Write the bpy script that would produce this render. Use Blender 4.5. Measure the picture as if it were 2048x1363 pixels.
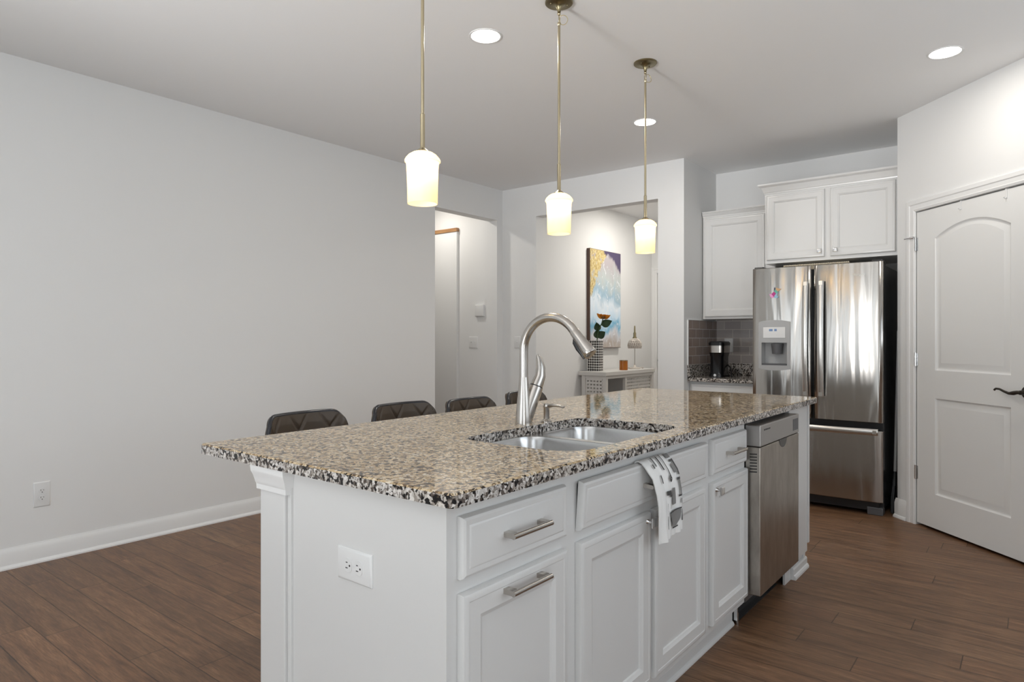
import bpy, bmesh, math, random
from mathutils import Matrix, Vector
random.seed(7)
PI = math.pi
SC = bpy.context.scene
COL = SC.collection
for o in list(bpy.data.objects):
    bpy.data.objects.remove(o)

# ------------------------------------------------------------------ camera
F_PX, TH, CAM_H = 1315.585, 0.67246, 1.225
cd = bpy.data.cameras.new('camera')
cd.sensor_width = 36.0
cd.lens = F_PX / 2048 * 36.0
cd.shift_y = -4.85 / 2048
cd.clip_start = 0.05
cam = bpy.data.objects.new('camera', cd)
cam.location = (0, 0, CAM_H)
cam.rotation_euler = (PI / 2, 0, TH)
COL.objects.link(cam)
SC.camera = cam

# ------------------------------------------------------------------ view + sky
SC.view_settings.view_transform = 'Standard'
SC.view_settings.look = 'None'
SC.view_settings.gamma = 1.0
SC.view_settings.use_curve_mapping = False
SC.view_settings.exposure = 0.50
w = bpy.data.worlds.new('sky')
SC.world = w
w.use_nodes = True
wb = w.node_tree.nodes['Background']
wb.inputs[0].default_value = (0.80, 0.90, 1.0, 1)
wb.inputs[1].default_value = 1.2

# ------------------------------------------------------------------ daylight through the windows
CEIL = 2.74
REAR = -4.6
WINS = [(-3.95, -3.20), (-2.30, -1.55), (-0.65, 0.15)]        # windows in the rear wall (x ranges)
WZ0, WZ1 = 0.25, 2.40
DAY = 8.0
TILT = 0.30            # sunlit ground outside throws the light upwards


def area(name, loc, rot, sx, sy, power, col=(1, 1, 1), spread=PI):
    d = bpy.data.lights.new(name, 'AREA')
    d.shape = 'RECTANGLE'
    d.size, d.size_y = sx, sy
    d.energy = power
    d.color = col
    d.spread = spread
    o = bpy.data.objects.new(name, d)
    o.location, o.rotation_euler = loc, rot
    COL.objects.link(o)
    return o


for i, (a, b) in enumerate(WINS):
    area('unseen_window_light', ((a + b) / 2, REAR - 0.75, (WZ0 + WZ1) / 2 - 0.25), (PI / 2 + TILT, 0, 0), b - a + 0.3, WZ1 - WZ0 + 0.2, DAY, (0.88, 0.95, 1.0))
# unseen windows added to the right-hand wall for more light: a tall one in the living area, a wide one above the kitchen counter
RW = 1.6
FILL_WINS = [(-2.9, -0.9, 0.25, 2.40, 84.0, 0.65), (1.0, 3.6, 1.10, 2.35, 11.0, 0.95)]
for a, b, z0, z1, pw, tl_ in FILL_WINS:
    area('unseen_window_light', (RW + 0.12 + 0.5 * (z1 - z0) * math.sin(tl_), (a + b) / 2, (z0 + z1) / 2 - 0.15), (PI / 2 + tl_, 0, PI / 2), b - a, z1 - z0, pw, (0.95, 0.985, 1.0))
# the photographer's strobe, left behind the camera and turned up to the ceiling
ld = bpy.data.lights.new('strobe', 'SPOT')
ld.energy, ld.spot_size, ld.spot_blend, ld.shadow_soft_size = 770.0, math.radians(62), 0.8, 0.42
ld.color = (1.0, 1.0, 1.0)
lo = bpy.data.objects.new('strobe', ld)
lo.location = (-1.7, -3.4, 0.9)
lo.rotation_euler = Vector((0.04, 0.87, 0.48)).to_track_quat('-Z', 'Y').to_euler()
COL.objects.link(lo)


# ------------------------------------------------------------------ materials
def mat(name, col=(0.8, 0.8, 0.8), rough=0.5, metal=0.0, spec=0.5, **k):
    m = bpy.data.materials.new(name)
    m.use_nodes = True
    b = m.node_tree.nodes['Principled BSDF']
    b.inputs['Base Color'].default_value = (*col, 1)
    b.inputs['Roughness'].default_value = rough
    b.inputs['Metallic'].default_value = metal
    b.inputs['Specular IOR Level'].default_value = spec
    for kk, v in k.items():
        b.inputs[kk.replace('_', ' ')].default_value = v
    return m


class NT:
    """small node-graph helper"""
    def __init__(s, m):
        s.m = m
        s.t = m.node_tree
        s.b = s.t.nodes['Principled BSDF']

    def n(s, typ, **props):
        x = s.t.nodes.new(typ)
        ins = props.pop('ins', {})
        for k, v in props.items():
            setattr(x, k, v)
        for k, v in ins.items():
            s.set(x.inputs[k], v)
        return x

    def set(s, sock, v):
        if hasattr(v, 'is_output') or hasattr(v, 'links'):
            s.t.links.new(v, sock)
        else:
            sock.default_value = v

    def math(s, op, a, b=None, c=None):
        x = s.n('ShaderNodeMath', operation=op)
        s.set(x.inputs[0], a)
        if b is not None:
            s.set(x.inputs[1], b)
        if c is not None:
            s.set(x.inputs[2], c)
        return x.outputs[0]

    def ramp(s, fac, stops, interp='LINEAR'):
        x = s.n('ShaderNodeValToRGB')
        x.color_ramp.interpolation = interp
        el = x.color_ramp.elements
        while len(el) > 1:
            el.remove(el[-1])
        for i, (p, c) in enumerate(stops):
            e = el[0] if i == 0 else el.new(p)
            e.position = p
            e.color = (*c, 1) if len(c) == 3 else c
        s.set(x.inputs[0], fac)
        return x.outputs[0]

    def mix(s, fac, a, b, blend='MIX'):
        x = s.n('ShaderNodeMix', data_type='RGBA', blend_type=blend)
        s.set(x.inputs[0], fac)
        s.set(x.inputs[6], a if not isinstance(a, tuple) else (*a, 1))
        s.set(x.inputs[7], b if not isinstance(b, tuple) else (*b, 1))
        return x.outputs[2]

    def obj(s, scale=(1, 1, 1), loc=(0, 0, 0)):
        c = s.n('ShaderNodeTexCoord')
        mp = s.n('ShaderNodeMapping')
        mp.inputs['Scale'].default_value = scale
        mp.inputs['Location'].default_value = loc
        s.t.links.new(c.outputs['Object'], mp.inputs['Vector'])
        return mp.outputs[0]

    def noise(s, vec, scale, detail=3, rough=0.5, dist=0.0):
        x = s.n('ShaderNodeTexNoise')
        x.inputs['Scale'].default_value = scale
        x.inputs['Detail'].default_value = detail
        x.inputs['Roughness'].default_value = rough
        x.inputs['Distortion'].default_value = dist
        s.t.links.new(vec, x.inputs['Vector'])
        return x

    def bump(s, h, strength=0.2, dist=0.01):
        x = s.n('ShaderNodeBump')
        x.inputs['Strength'].default_value = strength
        x.inputs['Distance'].default_value = dist
        s.t.links.new(h, x.inputs['Height'])
        s.t.links.new(x.outputs[0], s.b.inputs['Normal'])

    def color(s, c):
        s.t.links.new(c, s.b.inputs['Base Color'])

    def rough(s, r):
        s.t.links.new(r, s.b.inputs['Roughness'])


M = {}
M['wall'] = mat('wall_paint', (0.775, 0.774, 0.768), 0.75, spec=0.25)
t = NT(M['wall']); v = t.obj(); t.bump(t.noise(v, 180, 2).outputs[0], 0.04, 0.002)
M['ceiling'] = mat('ceiling_paint', (0.86, 0.86, 0.86), 0.85, spec=0.2)
t = NT(M['ceiling']); v = t.obj(); t.bump(t.noise(v, 120, 2).outputs[0], 0.05, 0.002)
M['trim'] = mat('white_trim', (0.80, 0.80, 0.795), 0.35)
t = NT(M['trim']); v = t.obj(); t.bump(t.noise(v, 60, 2).outputs[0], 0.02, 0.002)
M['cab'] = mat('white_cabinet_paint', (0.70, 0.697, 0.688), 0.28)
t = NT(M['cab']); v = t.obj(); t.bump(t.noise(v, 40, 2).outputs[0], 0.02, 0.002)
M['door'] = mat('white_door_paint', (0.78, 0.78, 0.77), 0.4)
t = NT(M['door']); v = t.obj((1, 1, 0.15)); t.bump(t.noise(v, 150, 3).outputs[0], 0.03, 0.002)
M['plate'] = mat('white_plastic', (0.76, 0.76, 0.755), 0.3)
M['black'] = mat('black_plastic', (0.012, 0.012, 0.013), 0.35)
M['blackgloss'] = mat('black_gloss', (0.008, 0.008, 0.009), 0.12)
M['dark'] = mat('dark_cavity', (0.03, 0.028, 0.026), 0.7)
M['darkgrey'] = mat('dark_grey_enamel', (0.03, 0.03, 0.032), 0.25)
M['nickel'] = mat('brushed_nickel', (0.52, 0.49, 0.455), 0.23, 1.0)
M['chrome'] = mat('chrome', (0.75, 0.75, 0.75), 0.12, 1.0)
M['bronze'] = mat('dark_bronze', (0.05, 0.042, 0.035), 0.32, 0.8)
M['brass'] = mat('satin_brass', (0.50, 0.43, 0.29), 0.27, 1.0)
M['brassdark'] = mat('aged_brass', (0.26, 0.22, 0.13), 0.33, 1.0)
M['wire'] = mat('gold_wire', (0.55, 0.47, 0.25), 0.35, 0.6)
M['oak'] = mat('oak', (0.38, 0.20, 0.09), 0.4)
t = NT(M['oak']); v = t.obj((1, 8, 8))
t.color(t.ramp(t.noise(v, 6, 4).outputs[0], [(0.3, (0.28, 0.14, 0.06)), (0.7, (0.46, 0.26, 0.12))]))

# stainless steel: satin, softly wavy sheet
def steel(name, base=(0.56, 0.545, 0.52), rough=0.19, wave=0.35, vert=True, streak=0.05):
    m = mat(name, base, rough, 1.0)
    t = NT(m)
    v = t.obj((1, 1, 0.10) if vert else (1, 0.1, 1))
    h = t.noise(v, 8.5, 2, 0.4, 0.3)
    fine = t.noise(t.obj((3, 3, 260) if not vert else (260, 260, 2)), 1, 2)
    t.rough(t.math('ADD', t.math('MULTIPLY', fine.outputs[0], streak), rough - streak / 2))
    t.bump(h.outputs[0], wave, 0.02)
    return m


M['steel'] = steel('stainless_steel', (0.44, 0.415, 0.385), 0.17, 0.62)
M['steel_dw'] = steel('dull_stainless_steel', (0.47, 0.44, 0.40), 0.30, 0.10)
t = NT(M['steel_dw'])
v = t.obj((1, 1, 0.35))
t.color(t.ramp(t.noise(v, 14, 5, 0.65).outputs[0], [(0.25, (0.30, 0.27, 0.235)), (0.6, (0.46, 0.43, 0.39)), (0.8, (0.55, 0.52, 0.48))]))
M['steel_sink'] = steel('sink_steel', (0.60, 0.59, 0.58), 0.24, 0.03, False)
M['steel_handle'] = mat('handle_steel', (0.62, 0.60, 0.57), 0.24, 1.0)
M['greyplastic'] = mat('grey_plastic', (0.42, 0.42, 0.42), 0.35)
M['greydark'] = mat('dark_grey_plastic', (0.10, 0.10, 0.105), 0.4)

# wood plank floor: boards run along X
def floor_mat():
    m = mat('dark_wood_planks', (0.15, 0.09, 0.06), 0.42)
    t = NT(m)
    PW, PL = 0.135, 1.22
    c = t.n('ShaderNodeTexCoord')
    sp = t.n('ShaderNodeSeparateXYZ'); t.t.links.new(c.outputs['Object'], sp.inputs[0])
    yy = t.math('DIVIDE', t.math('ADD', sp.outputs[1], -0.106 + 13.5), PW)
    row = t.math('FLOOR', yy)
    wn = t.n('ShaderNodeTexWhiteNoise', noise_dimensions='1D'); t.set(wn.inputs['W'], row)
    xx = t.math('ADD', t.math('DIVIDE', sp.outputs[0], PL), t.math('MULTIPLY', wn.outputs['Value'], 7.31))
    colm = t.math('FLOOR', xx)
    idv = t.math('ADD', t.math('MULTIPLY', row, 17.3), t.math('MULTIPLY', colm, 5.7))
    wid = t.n('ShaderNodeTexWhiteNoise', noise_dimensions='1D'); t.set(wid.inputs['W'], idv)
    fy = t.math('FRACT', yy); fx = t.math('FRACT', xx)
    ey = t.math('MULTIPLY', t.math('MINIMUM', fy, t.math('SUBTRACT', 1.0, fy)), PW)
    ex = t.math('MULTIPLY', t.math('MINIMUM', fx, t.math('SUBTRACT', 1.0, fx)), PL)
    e = t.math('MINIMUM', ey, ex)
    seam = t.math('SMOOTH_MIN', 1.0, t.math('DIVIDE', e, 0.0030), 0.1)
    # grain coordinates shifted per board
    cb = t.n('ShaderNodeCombineXYZ')
    t.set(cb.inputs[0], t.math('ADD', t.math('MULTIPLY', sp.outputs[0], 1.0), t.math('MULTIPLY', wid.outputs['Value'], 50.0)))
    t.set(cb.inputs[1], t.math('MULTIPLY', sp.outputs[1], 9.0))
    t.set(cb.inputs[2], idv)
    g1 = t.noise(cb.outputs[0], 3.2, 6, 0.62, 0.5)
    cb2 = t.n('ShaderNodeCombineXYZ')
    t.set(cb2.inputs[0], t.math('MULTIPLY', sp.outputs[0], 6.0))
    t.set(cb2.inputs[1], t.math('MULTIPLY', sp.outputs[1], 70.0))
    t.set(cb2.inputs[2], idv)
    g2 = t.noise(cb2.outputs[0], 2.2, 4, 0.7)
    base = t.ramp(g1.outputs[0], [(0.24, (0.068, 0.031, 0.014)), (0.42, (0.190, 0.098, 0.050)), (0.58, (0.270, 0.148, 0.079)), (0.78, (0.385, 0.224, 0.128))])
    tint = t.ramp(wid.outputs['Value'], [(0.0, (0.86, 0.84, 0.82)), (0.35, (0.98, 0.96, 0.93)), (0.7, (1.06, 1.0, 0.96)), (1.0, (1.08, 1.10, 1.10))])
    col = t.mix(1.0, base, tint, 'MULTIPLY')
    col = t.mix(t.math('MULTIPLY', t.math('SUBTRACT', g2.outputs[0], 0.30), 1.7), col, (0.075, 0.041, 0.024))
    lum = t.n('ShaderNodeMix', data_type='RGBA', blend_type='MULTIPLY')
    t.set(lum.inputs[0], 1.0); t.set(lum.inputs[6], col)
    dk = t.n('ShaderNodeCombineColor')
    sm = t.math('ADD', t.math('MULTIPLY', seam, 0.80), 0.20)
    for i in range(3):
        t.set(dk.inputs[i], sm)
    t.set(lum.inputs[7], dk.outputs[0])
    t.color(lum.outputs[2])
    t.rough(t.math('ADD', 0.36, t.math('MULTIPLY', g1.outputs[0], 0.16)))
    t.bump(t.math('ADD', t.math('MULTIPLY', seam, 1.0), t.math('MULTIPLY', g2.outputs[0], 0.25)), 0.18, 0.002)
    return m


M['floor'] = floor_mat()


def granite(name, stops, rough=0.06, scale=118, tint=None):
    m = mat(name, (0.6, 0.5, 0.35), rough, 0.0, 0.30)
    t = NT(m)
    v = t.obj()
    nz = t.noise(v, 70, 3, 0.6)
    va = t.n('ShaderNodeVectorMath', operation='MULTIPLY_ADD')
    t.t.links.new(nz.outputs['Color'], va.inputs[0])
    va.inputs[1].default_value = (0.014, 0.014, 0.014)
    t.t.links.new(v, va.inputs[2])
    vo = t.n('ShaderNodeTexVoronoi', feature='F1')
    vo.inputs['Scale'].default_value = scale
    t.t.links.new(va.outputs[0], vo.inputs['Vector'])
    sp = t.n('ShaderNodeSeparateColor'); t.t.links.new(vo.outputs['Color'], sp.inputs[0])
    c1 = t.ramp(sp.outputs[0], stops, 'CONSTANT')
    # fine pepper
    vo2 = t.n('ShaderNodeTexVoronoi', feature='F1')
    vo2.inputs['Scale'].default_value = scale * 2.3
    t.t.links.new(va.outputs[0], vo2.inputs['Vector'])
    sp2 = t.n('ShaderNodeSeparateColor'); t.t.links.new(vo2.outputs['Color'], sp2.inputs[0])
    pep = t.math('GREATER_THAN', sp2.outputs[0], 0.85)
    col = t.mix(t.math('MULTIPLY', pep, 0.75), c1, (0.075, 0.055, 0.04))
    # large soft clouds
    cl = t.ramp(t.noise(v, 5, 3).outputs[0], [(0.3, (0.90, 0.85, 0.78)), (0.7, (1.05, 1.04, 1.03))])
    t.color(t.mix(1.0, col, cl, 'MULTIPLY'))
    return m


M['granite'] = granite('beige_granite', [(0.0, (0.026, 0.019, 0.014)), (0.15, (0.15, 0.10, 0.058)), (0.27, (0.39, 0.285, 0.165)),
                                         (0.45, (0.52, 0.405, 0.255)), (0.68, (0.61, 0.50, 0.345)), (0.88, (0.66, 0.59, 0.48))])
M['granite_cool_lit'] = granite('cool_lit_granite', [(0.0, (0.012, 0.011, 0.012)), (0.24, (0.10, 0.085, 0.078)), (0.36, (0.31, 0.285, 0.265)),
                                                 (0.55, (0.50, 0.48, 0.465)), (0.80, (0.66, 0.645, 0.635))], 0.10, 130)  # same stone as the top; cooler light on its edges painted in as grey

# glossy hand-made tile
def tile_mat(name, c1, c2, axis):
    m = mat(name, c1, 0.10)
    t = NT(m)
    c = t.n('ShaderNodeTexCoord')
    sp = t.n('ShaderNodeSeparateXYZ'); t.t.links.new(c.outputs['Object'], sp.inputs[0])
    cb = t.n('ShaderNodeCombineXYZ')
    t.set(cb.inputs[0], sp.outputs[axis]); t.set(cb.inputs[1], t.math('ADD', sp.outputs[2], -0.001))
    br = t.n('ShaderNodeTexBrick')
    br.offset = 0.5
    br.inputs['Scale'].default_value = 1.0
    br.inputs['Brick Width'].default_value = 0.152
    br.inputs['Row Height'].default_value = 0.0762
    br.inputs['Mortar Size'].default_value = 0.0022
    br.inputs['Mortar Smooth'].default_value = 0.2
    br.inputs['Color1'].default_value = (*c1, 1)
    br.inputs['Color2'].default_value = (*c2, 1)
    br.inputs['Mortar'].default_value = (0.62, 0.58, 0.54, 1)
    t.t.links.new(cb.outputs[0], br.inputs['Vector'])
    t.color(br.outputs['Color'])
    nz = t.noise(c.outputs['Object'], 22, 2, 0.5)
    h = t.math('SUBTRACT', t.math('MULTIPLY', nz.outputs[0], 0.6), br.outputs['Fac'])
    t.bump(h, 0.55, 0.004)
    return m


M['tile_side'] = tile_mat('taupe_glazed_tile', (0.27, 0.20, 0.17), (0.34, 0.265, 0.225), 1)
M['tile_back_shine'] = tile_mat('taupe_tile_painted_shine', (0.34, 0.31, 0.30), (0.41, 0.375, 0.36), 0)  # same tile; its bright reflections painted in as a lighter grey

M['leather'] = mat('brown_leatherette', (0.062, 0.043, 0.028), 0.40)
t = NT(M['leather']); v = t.obj(); t.bump(t.noise(v, 260, 2).outputs[0], 0.10, 0.002)
M['piping'] = mat('black_piping', (0.01, 0.01, 0.014), 0.25)
M['towel'] = mat('white_cotton', (0.85, 0.845, 0.83), 0.9, spec=0.1)
t = NT(M['towel']); v = t.obj(); t.bump(t.noise(v, 700, 2).outputs[0], 0.3, 0.002)
M['ink'] = mat('grey_ink', (0.065, 0.063, 0.062), 0.8)
M['ink2'] = mat('mid_grey_ink', (0.22, 0.215, 0.21), 0.8)
M['amber'] = mat('amber_glass', (0.50, 0.16, 0.015), 0.12, Transmission_Weight=0.35)
M['petal'] = mat('orange_petal', (0.62, 0.26, 0.02), 0.5)
t = NT(M['petal']); v = t.obj(); t.color(t.ramp(t.noise(v, 40, 3).outputs[0], [(0.35, (0.50, 0.15, 0.01)), (0.65, (0.72, 0.38, 0.04))]))
M['leaf'] = mat('dark_green_leaf', (0.028, 0.07, 0.02), 0.4)
M['consolegrey'] = mat('pale_grey_paint', (0.60, 0.585, 0.56), 0.45)
M['mesh'] = mat('beaded_wire', (0.55, 0.50, 0.45), 0.5, 0.3)
M['cream'] = mat('cream_cord', (0.62, 0.55, 0.42), 0.7)

# vase pattern
m = mat('lattice_vase', (0.8, 0.8, 0.8), 0.25); M['vase'] = m
t = NT(m); c = t.n('ShaderNodeTexCoord'); sp = t.n('ShaderNodeSeparateXYZ'); t.t.links.new(c.outputs['Object'], sp.inputs[0])
uu = t.math('MULTIPLY', t.math('ADD', sp.outputs[0], sp.outputs[1]), 2 * PI / 0.056)
vv = t.math('MULTIPLY', sp.outputs[2], 2 * PI / 0.056)
f = t.math('MULTIPLY', t.math('SINE', uu), t.math('SINE', vv))
msk = t.math('GREATER_THAN', t.math('ABSOLUTE', f), 0.22)
t.color(t.mix(msk, (0.78, 0.76, 0.73), (0.018, 0.014, 0.012)))

# abstract canvas
m = mat('abstract_canvas', (0.6, 0.7, 0.8), 0.35); M['canvas'] = m
t = NT(m); c = t.n('ShaderNodeTexCoord'); sp = t.n('ShaderNodeSeparateXYZ'); t.t.links.new(c.outputs['Object'], sp.inputs[0])
vy = sp.outputs[1]; vz = sp.outputs[2]          # 0..0.69 along the wall, 0..1.09 upwards
mpv = t.obj((1, 1, 0.55))
n1 = t.noise(mpv, 5, 5, 0.6, 0.6); n2 = t.noise(mpv, 18, 4, 0.65, 0.8)
zz = t.math('ADD', vz, t.math('MULTIPLY', t.math('SUBTRACT', n1.outputs[0], 0.5), 0.55))
base = t.ramp(zz, [(0.03, (0.50, 0.44, 0.40)), (0.14, (0.66, 0.68, 0.74)), (0.24, (0.16, 0.45, 0.66)), (0.34, (0.60, 0.76, 0.90)), (0.50, (0.74, 0.82, 0.90)),
                   (0.62, (0.34, 0.50, 0.62)), (0.76, (0.50, 0.55, 0.55)), (0.95, (0.46, 0.42, 0.44))])
spk = t.math('GREATER_THAN', n2.outputs[0], 0.60)
base = t.mix(t.math('MULTIPLY', spk, 0.65), base, (0.88, 0.89, 0.93))
dgold = t.math('ADD', t.math('SUBTRACT', t.math('MULTIPLY', t.math('SUBTRACT', vz, 0.45), 0.55), vy), t.math('MULTIPLY', t.math('SUBTRACT', n1.outputs[0], 0.5), 0.35))
gold = t.ramp(t.noise(mpv, 60, 4, 0.7).outputs[0], [(0.35, (0.34, 0.22, 0.06)), (0.55, (0.66, 0.53, 0.24)), (0.7, (0.85, 0.80, 0.62))])
gm = t.math('SMOOTH_MIN', 1.0, t.math('MAXIMUM', t.math('MULTIPLY', dgold, 30.0), 0.0), 0.1)
gm = t.math('MULTIPLY', gm, t.math('GREATER_THAN', n2.outputs[0], 0.42))
base = t.mix(gm, base, gold)
dp = t.math('ADD', t.math('SUBTRACT', t.math('ADD', t.math('MULTIPLY', vy, 0.62), vz), 1.30), t.math('MULTIPLY', t.math('SUBTRACT', n1.outputs[0], 0.5), 0.3))
pm = t.math('MINIMUM', 1.0, t.math('MAXIMUM', 0.0, t.math('MULTIPLY', dp, 25.0)))
base = t.mix(pm, base, (0.075, 0.055, 0.13))
t.color(base); t.bump(n2.outputs[0], 0.3, 0.004)
M['canvas_side'] = mat('canvas_side', (0.10, 0.055, 0.04), 0.5)


def emis(name, col, strength, base=(0.8, 0.8, 0.8)):
    m = mat(name, base, 0.4)
    b = m.node_tree.nodes['Principled BSDF']
    b.inputs['Emission Color'].default_value = (*col, 1)
    b.inputs['Emission Strength'].default_value = strength
    return m


M['diffuser'] = emis('lit_diffuser', (1.0, 0.95, 0.86), 14)
M['bulb'] = emis('lit_bulb', (1.0, 0.84, 0.56), 16)
M['display'] = emis('lit_display', (0.35, 0.55, 0.9), 0.25, (0.02, 0.02, 0.03))
# lamp shade: opal glass, lit from inside
m = bpy.data.materials.new('opal_glass_shade'); m.use_nodes = True; M['shade'] = m
nt = m.node_tree; nt.nodes.clear()
out = nt.nodes.new('ShaderNodeOutputMaterial')
tr = nt.nodes.new('ShaderNodeBsdfTranslucent'); tr.inputs[0].default_value = (0.97, 0.87, 0.66, 1)
df = nt.nodes.new('ShaderNodeBsdfDiffuse'); df.inputs[0].default_value = (0.86, 0.80, 0.68, 1)
gl = nt.nodes.new('ShaderNodeBsdfGlossy'); gl.inputs['Roughness'].default_value = 0.15
em = nt.nodes.new('ShaderNodeEmission'); em.inputs[0].default_value = (1.0, 0.84, 0.58, 1); em.inputs[1].default_value = 0.10
m1 = nt.nodes.new('ShaderNodeMixShader'); m1.inputs[0].default_value = 0.45
m2 = nt.nodes.new('ShaderNodeMixShader'); m2.inputs[0].default_value = 0.05
ad = nt.nodes.new('ShaderNodeAddShader')
L = nt.links.new
L(tr.outputs[0], m1.inputs[1]); L(df.outputs[0], m1.inputs[2]); L(m1.outputs[0], m2.inputs[1]); L(gl.outputs[0], m2.inputs[2])
L(m2.outputs[0], ad.inputs[0]); L(em.outputs[0], ad.inputs[1]); L(ad.outputs[0], out.inputs[0])


# ------------------------------------------------------------------ geometry helpers
def frame(o, a, b, d):
    """matrix: local (a,b,d) -> world"""
    return Matrix(((a[0], b[0], d[0], o[0]), (a[1], b[1], d[1], o[1]), (a[2], b[2], d[2], o[2]), (0, 0, 0, 1)))


X, Y, Z = (1, 0, 0), (0, 1, 0), (0, 0, 1)


def face_x(x, y, z):            # front that faces +X: a along +Y, b up
    return frame((x, y, z), Y, Z, X)


def face_my(x, y, z):           # front that faces -Y: a along +X, b up
    return frame((x, y, z), X, Z, (0, -1, 0))


class G:
    def __init__(s, mtx=None):
        s.bm = bmesh.new()
        s.m = mtx or Matrix.Identity(4)
        s.mi = 0

    def v(s, p):
        return s.bm.verts.new(s.m @ Vector(p))

    def f(s, vs):
        try:
            fc = s.bm.faces.new(vs)
            fc.material_index = s.mi
            return fc
        except ValueError:
            return None

    def box(s, x0, y0, z0, x1, y1, z1):
        x0, x1 = min(x0, x1), max(x0, x1); y0, y1 = min(y0, y1), max(y0, y1); z0, z1 = min(z0, z1), max(z0, z1)
        p = [s.v(q) for q in ((x0, y0, z0), (x1, y0, z0), (x1, y1, z0), (x0, y1, z0), (x0, y0, z1), (x1, y0, z1), (x1, y1, z1), (x0, y1, z1))]
        for q in ((0, 3, 2, 1), (4, 5, 6, 7), (0, 1, 5, 4), (1, 2, 6, 5), (2, 3, 7, 6), (3, 0, 4, 7)):
            s.f([p[i] for i in q])
        return s

    def loops(s, rings, cap0=True, cap1=True, closed=False):
        """bridge a list of point rings"""
        R = [[s.v(p) for p in r] for r in rings]
        n = len(R[0])
        prs = list(zip(R, R[1:])) + ([(R[-1], R[0])] if closed else [])
        for a, b in prs:
            for i in range(n):
                j = (i + 1) % n
                s.f([a[i], a[j], b[j], b[i]])
        if not closed:
            if cap0:
                s.f(list(reversed(R[0])))
            if cap1:
                s.f(R[-1])
        return s

    def lathe(s, prof, c=(0, 0, 0), n=32, axis='z', cap0=False, cap1=False, sx=1, sy=1):
        rings = []
        for r, h in prof:
            ring = []
            for i in range(n):
                a = 2 * PI * i / n
                p, q = r * math.cos(a) * sx, r * math.sin(a) * sy
                if axis == 'z':
                    ring.append((c[0] + p, c[1] + q, c[2] + h))
                elif axis == 'x':
                    ring.append((c[0] + h, c[1] + p, c[2] + q))
                else:
                    ring.append((c[0] + q, c[1] + h, c[2] + p))
            rings.append(ring)
        return s.loops(rings, cap0, cap1)

    def cyl(s, p0, p1, r, n=20, r1=None):
        return s.tube([p0, p1], [r, r if r1 is None else r1], n)

    def tube(s, pts, r, n=12, cap=True, sx=1.0, closed=False):
        pts = [Vector(p) for p in pts]
        if not isinstance(r, (list, tuple)):
            r = [r] * len(pts)
        rings = []
        up = None
        N = len(pts)
        for i, p in enumerate(pts):
            if closed:
                d = pts[(i + 1) % N] - pts[i - 1]
            else:
                d = (pts[min(i + 1, N - 1)] - pts[max(i - 1, 0)])
            d.normalize()
            if up is None:
                up = Vector((0, 0, 1)) if abs(d.z) < 0.9 else Vector((0, 1, 0))
            sd = d.cross(up).normalized()
            up = sd.cross(d).normalized()
            rings.append([p + sd * (r[i] * sx * math.cos(2 * PI * k / n)) + up * (r[i] * math.sin(2 * PI * k / n)) for k in range(n)])
        return s.loops(rings, cap, cap, closed)

    def sphere(s, c, r, n=16, m=10, sz=1.0):
        prof = []
        for i in range(m + 1):
            a = -PI / 2 + PI * i / m
            prof.append((max(1e-5, r * math.cos(a)), r * sz * math.sin(a)))
        return s.lathe(prof, c, n, cap0=True, cap1=True)

    def prism(s, poly, h0, h1):
        """poly in local a,b extruded along d"""
        return s.loops([[(a, b, h0) for a, b in poly], [(a, b, h1) for a, b in poly]])

    def nested(s, ringf, prof):
        """ringf(inset)->2d points; prof list of (inset,d)"""
        return s.loops([[(a, b, d) for a, b in ringf(i)] for i, d in prof], True, True)

    def plate(s, outer, holes, d0, d1):
        """flat slab with holes (2d point lists)"""
        for d, flip in ((d1, False), (d0, True)):
            ed = []
            for lp in [outer] + holes:
                vs = [s.v((a, b, d)) for a, b in lp]
                for i in range(len(vs)):
                    ed.append(s.bm.edges.new((vs[i], vs[(i + 1) % len(vs)])))
            r = bmesh.ops.triangle_fill(s.bm, use_beauty=True, edges=ed)
            for g in r['geom']:
                if isinstance(g, bmesh.types.BMFace):
                    g.material_index = s.mi
        for lp in [outer] + holes:
            A = [s.v((a, b, d0)) for a, b in lp]
            B = [s.v((a, b, d1)) for a, b in lp]
            for i in range(len(A)):
                j = (i + 1) % len(A)
                s.f([A[i], A[j], B[j], B[i]])
        bmesh.ops.remove_doubles(s.bm, verts=s.bm.verts, dist=1e-6)
        return s


def rect(a0, b0, a1, b1):
    return lambda i: [(a0 + i, b0 + i), (a1 - i, b0 + i), (a1 - i, b1 - i), (a0 + i, b1 - i)]


def rrect(a0, b0, a1, b1, r, n=6):
    rs = r if isinstance(r, (list, tuple)) else [r] * 4
    out = []
    for (cx, cy, st, rr) in ((a1, b0, -PI / 2, rs[1]), (a1, b1, 0, rs[2]), (a0, b1, PI / 2, rs[3]), (a0, b0, PI, rs[0])):
        sx = -1 if cx == a1 else 1
        sy = -1 if cy == b1 else 1
        ox, oy = cx + sx * rr, cy + sy * rr
        for k in range(n + 1):
            a = st + PI / 2 * k / n
            out.append((ox + rr * math.cos(a), oy + rr * math.sin(a)))
    return out


WM = {}


def link(o, parent):
    COL.objects.link(o)
    if parent is not None:
        o.parent = parent


def thing(name, loc=(0, 0, 0), label=None, cat=None, group=None, kind=None, rz=0.0, parent=None):
    o = bpy.data.objects.new(name, None)
    o.empty_display_size = 0.05
    mw = Matrix.Translation(loc) @ Matrix.Rotation(rz, 4, 'Z')
    o.location = loc
    o.rotation_euler = (0, 0, rz)
    link(o, parent)
    WM[o.name] = mw
    tag(o, label, cat, group, kind)
    return o


def tag(o, label=None, cat=None, group=None, kind=None):
    for k, v in (('label', label), ('category', cat), ('group', group), ('kind', kind)):
        if v:
            o[k] = v
    return o


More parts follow.
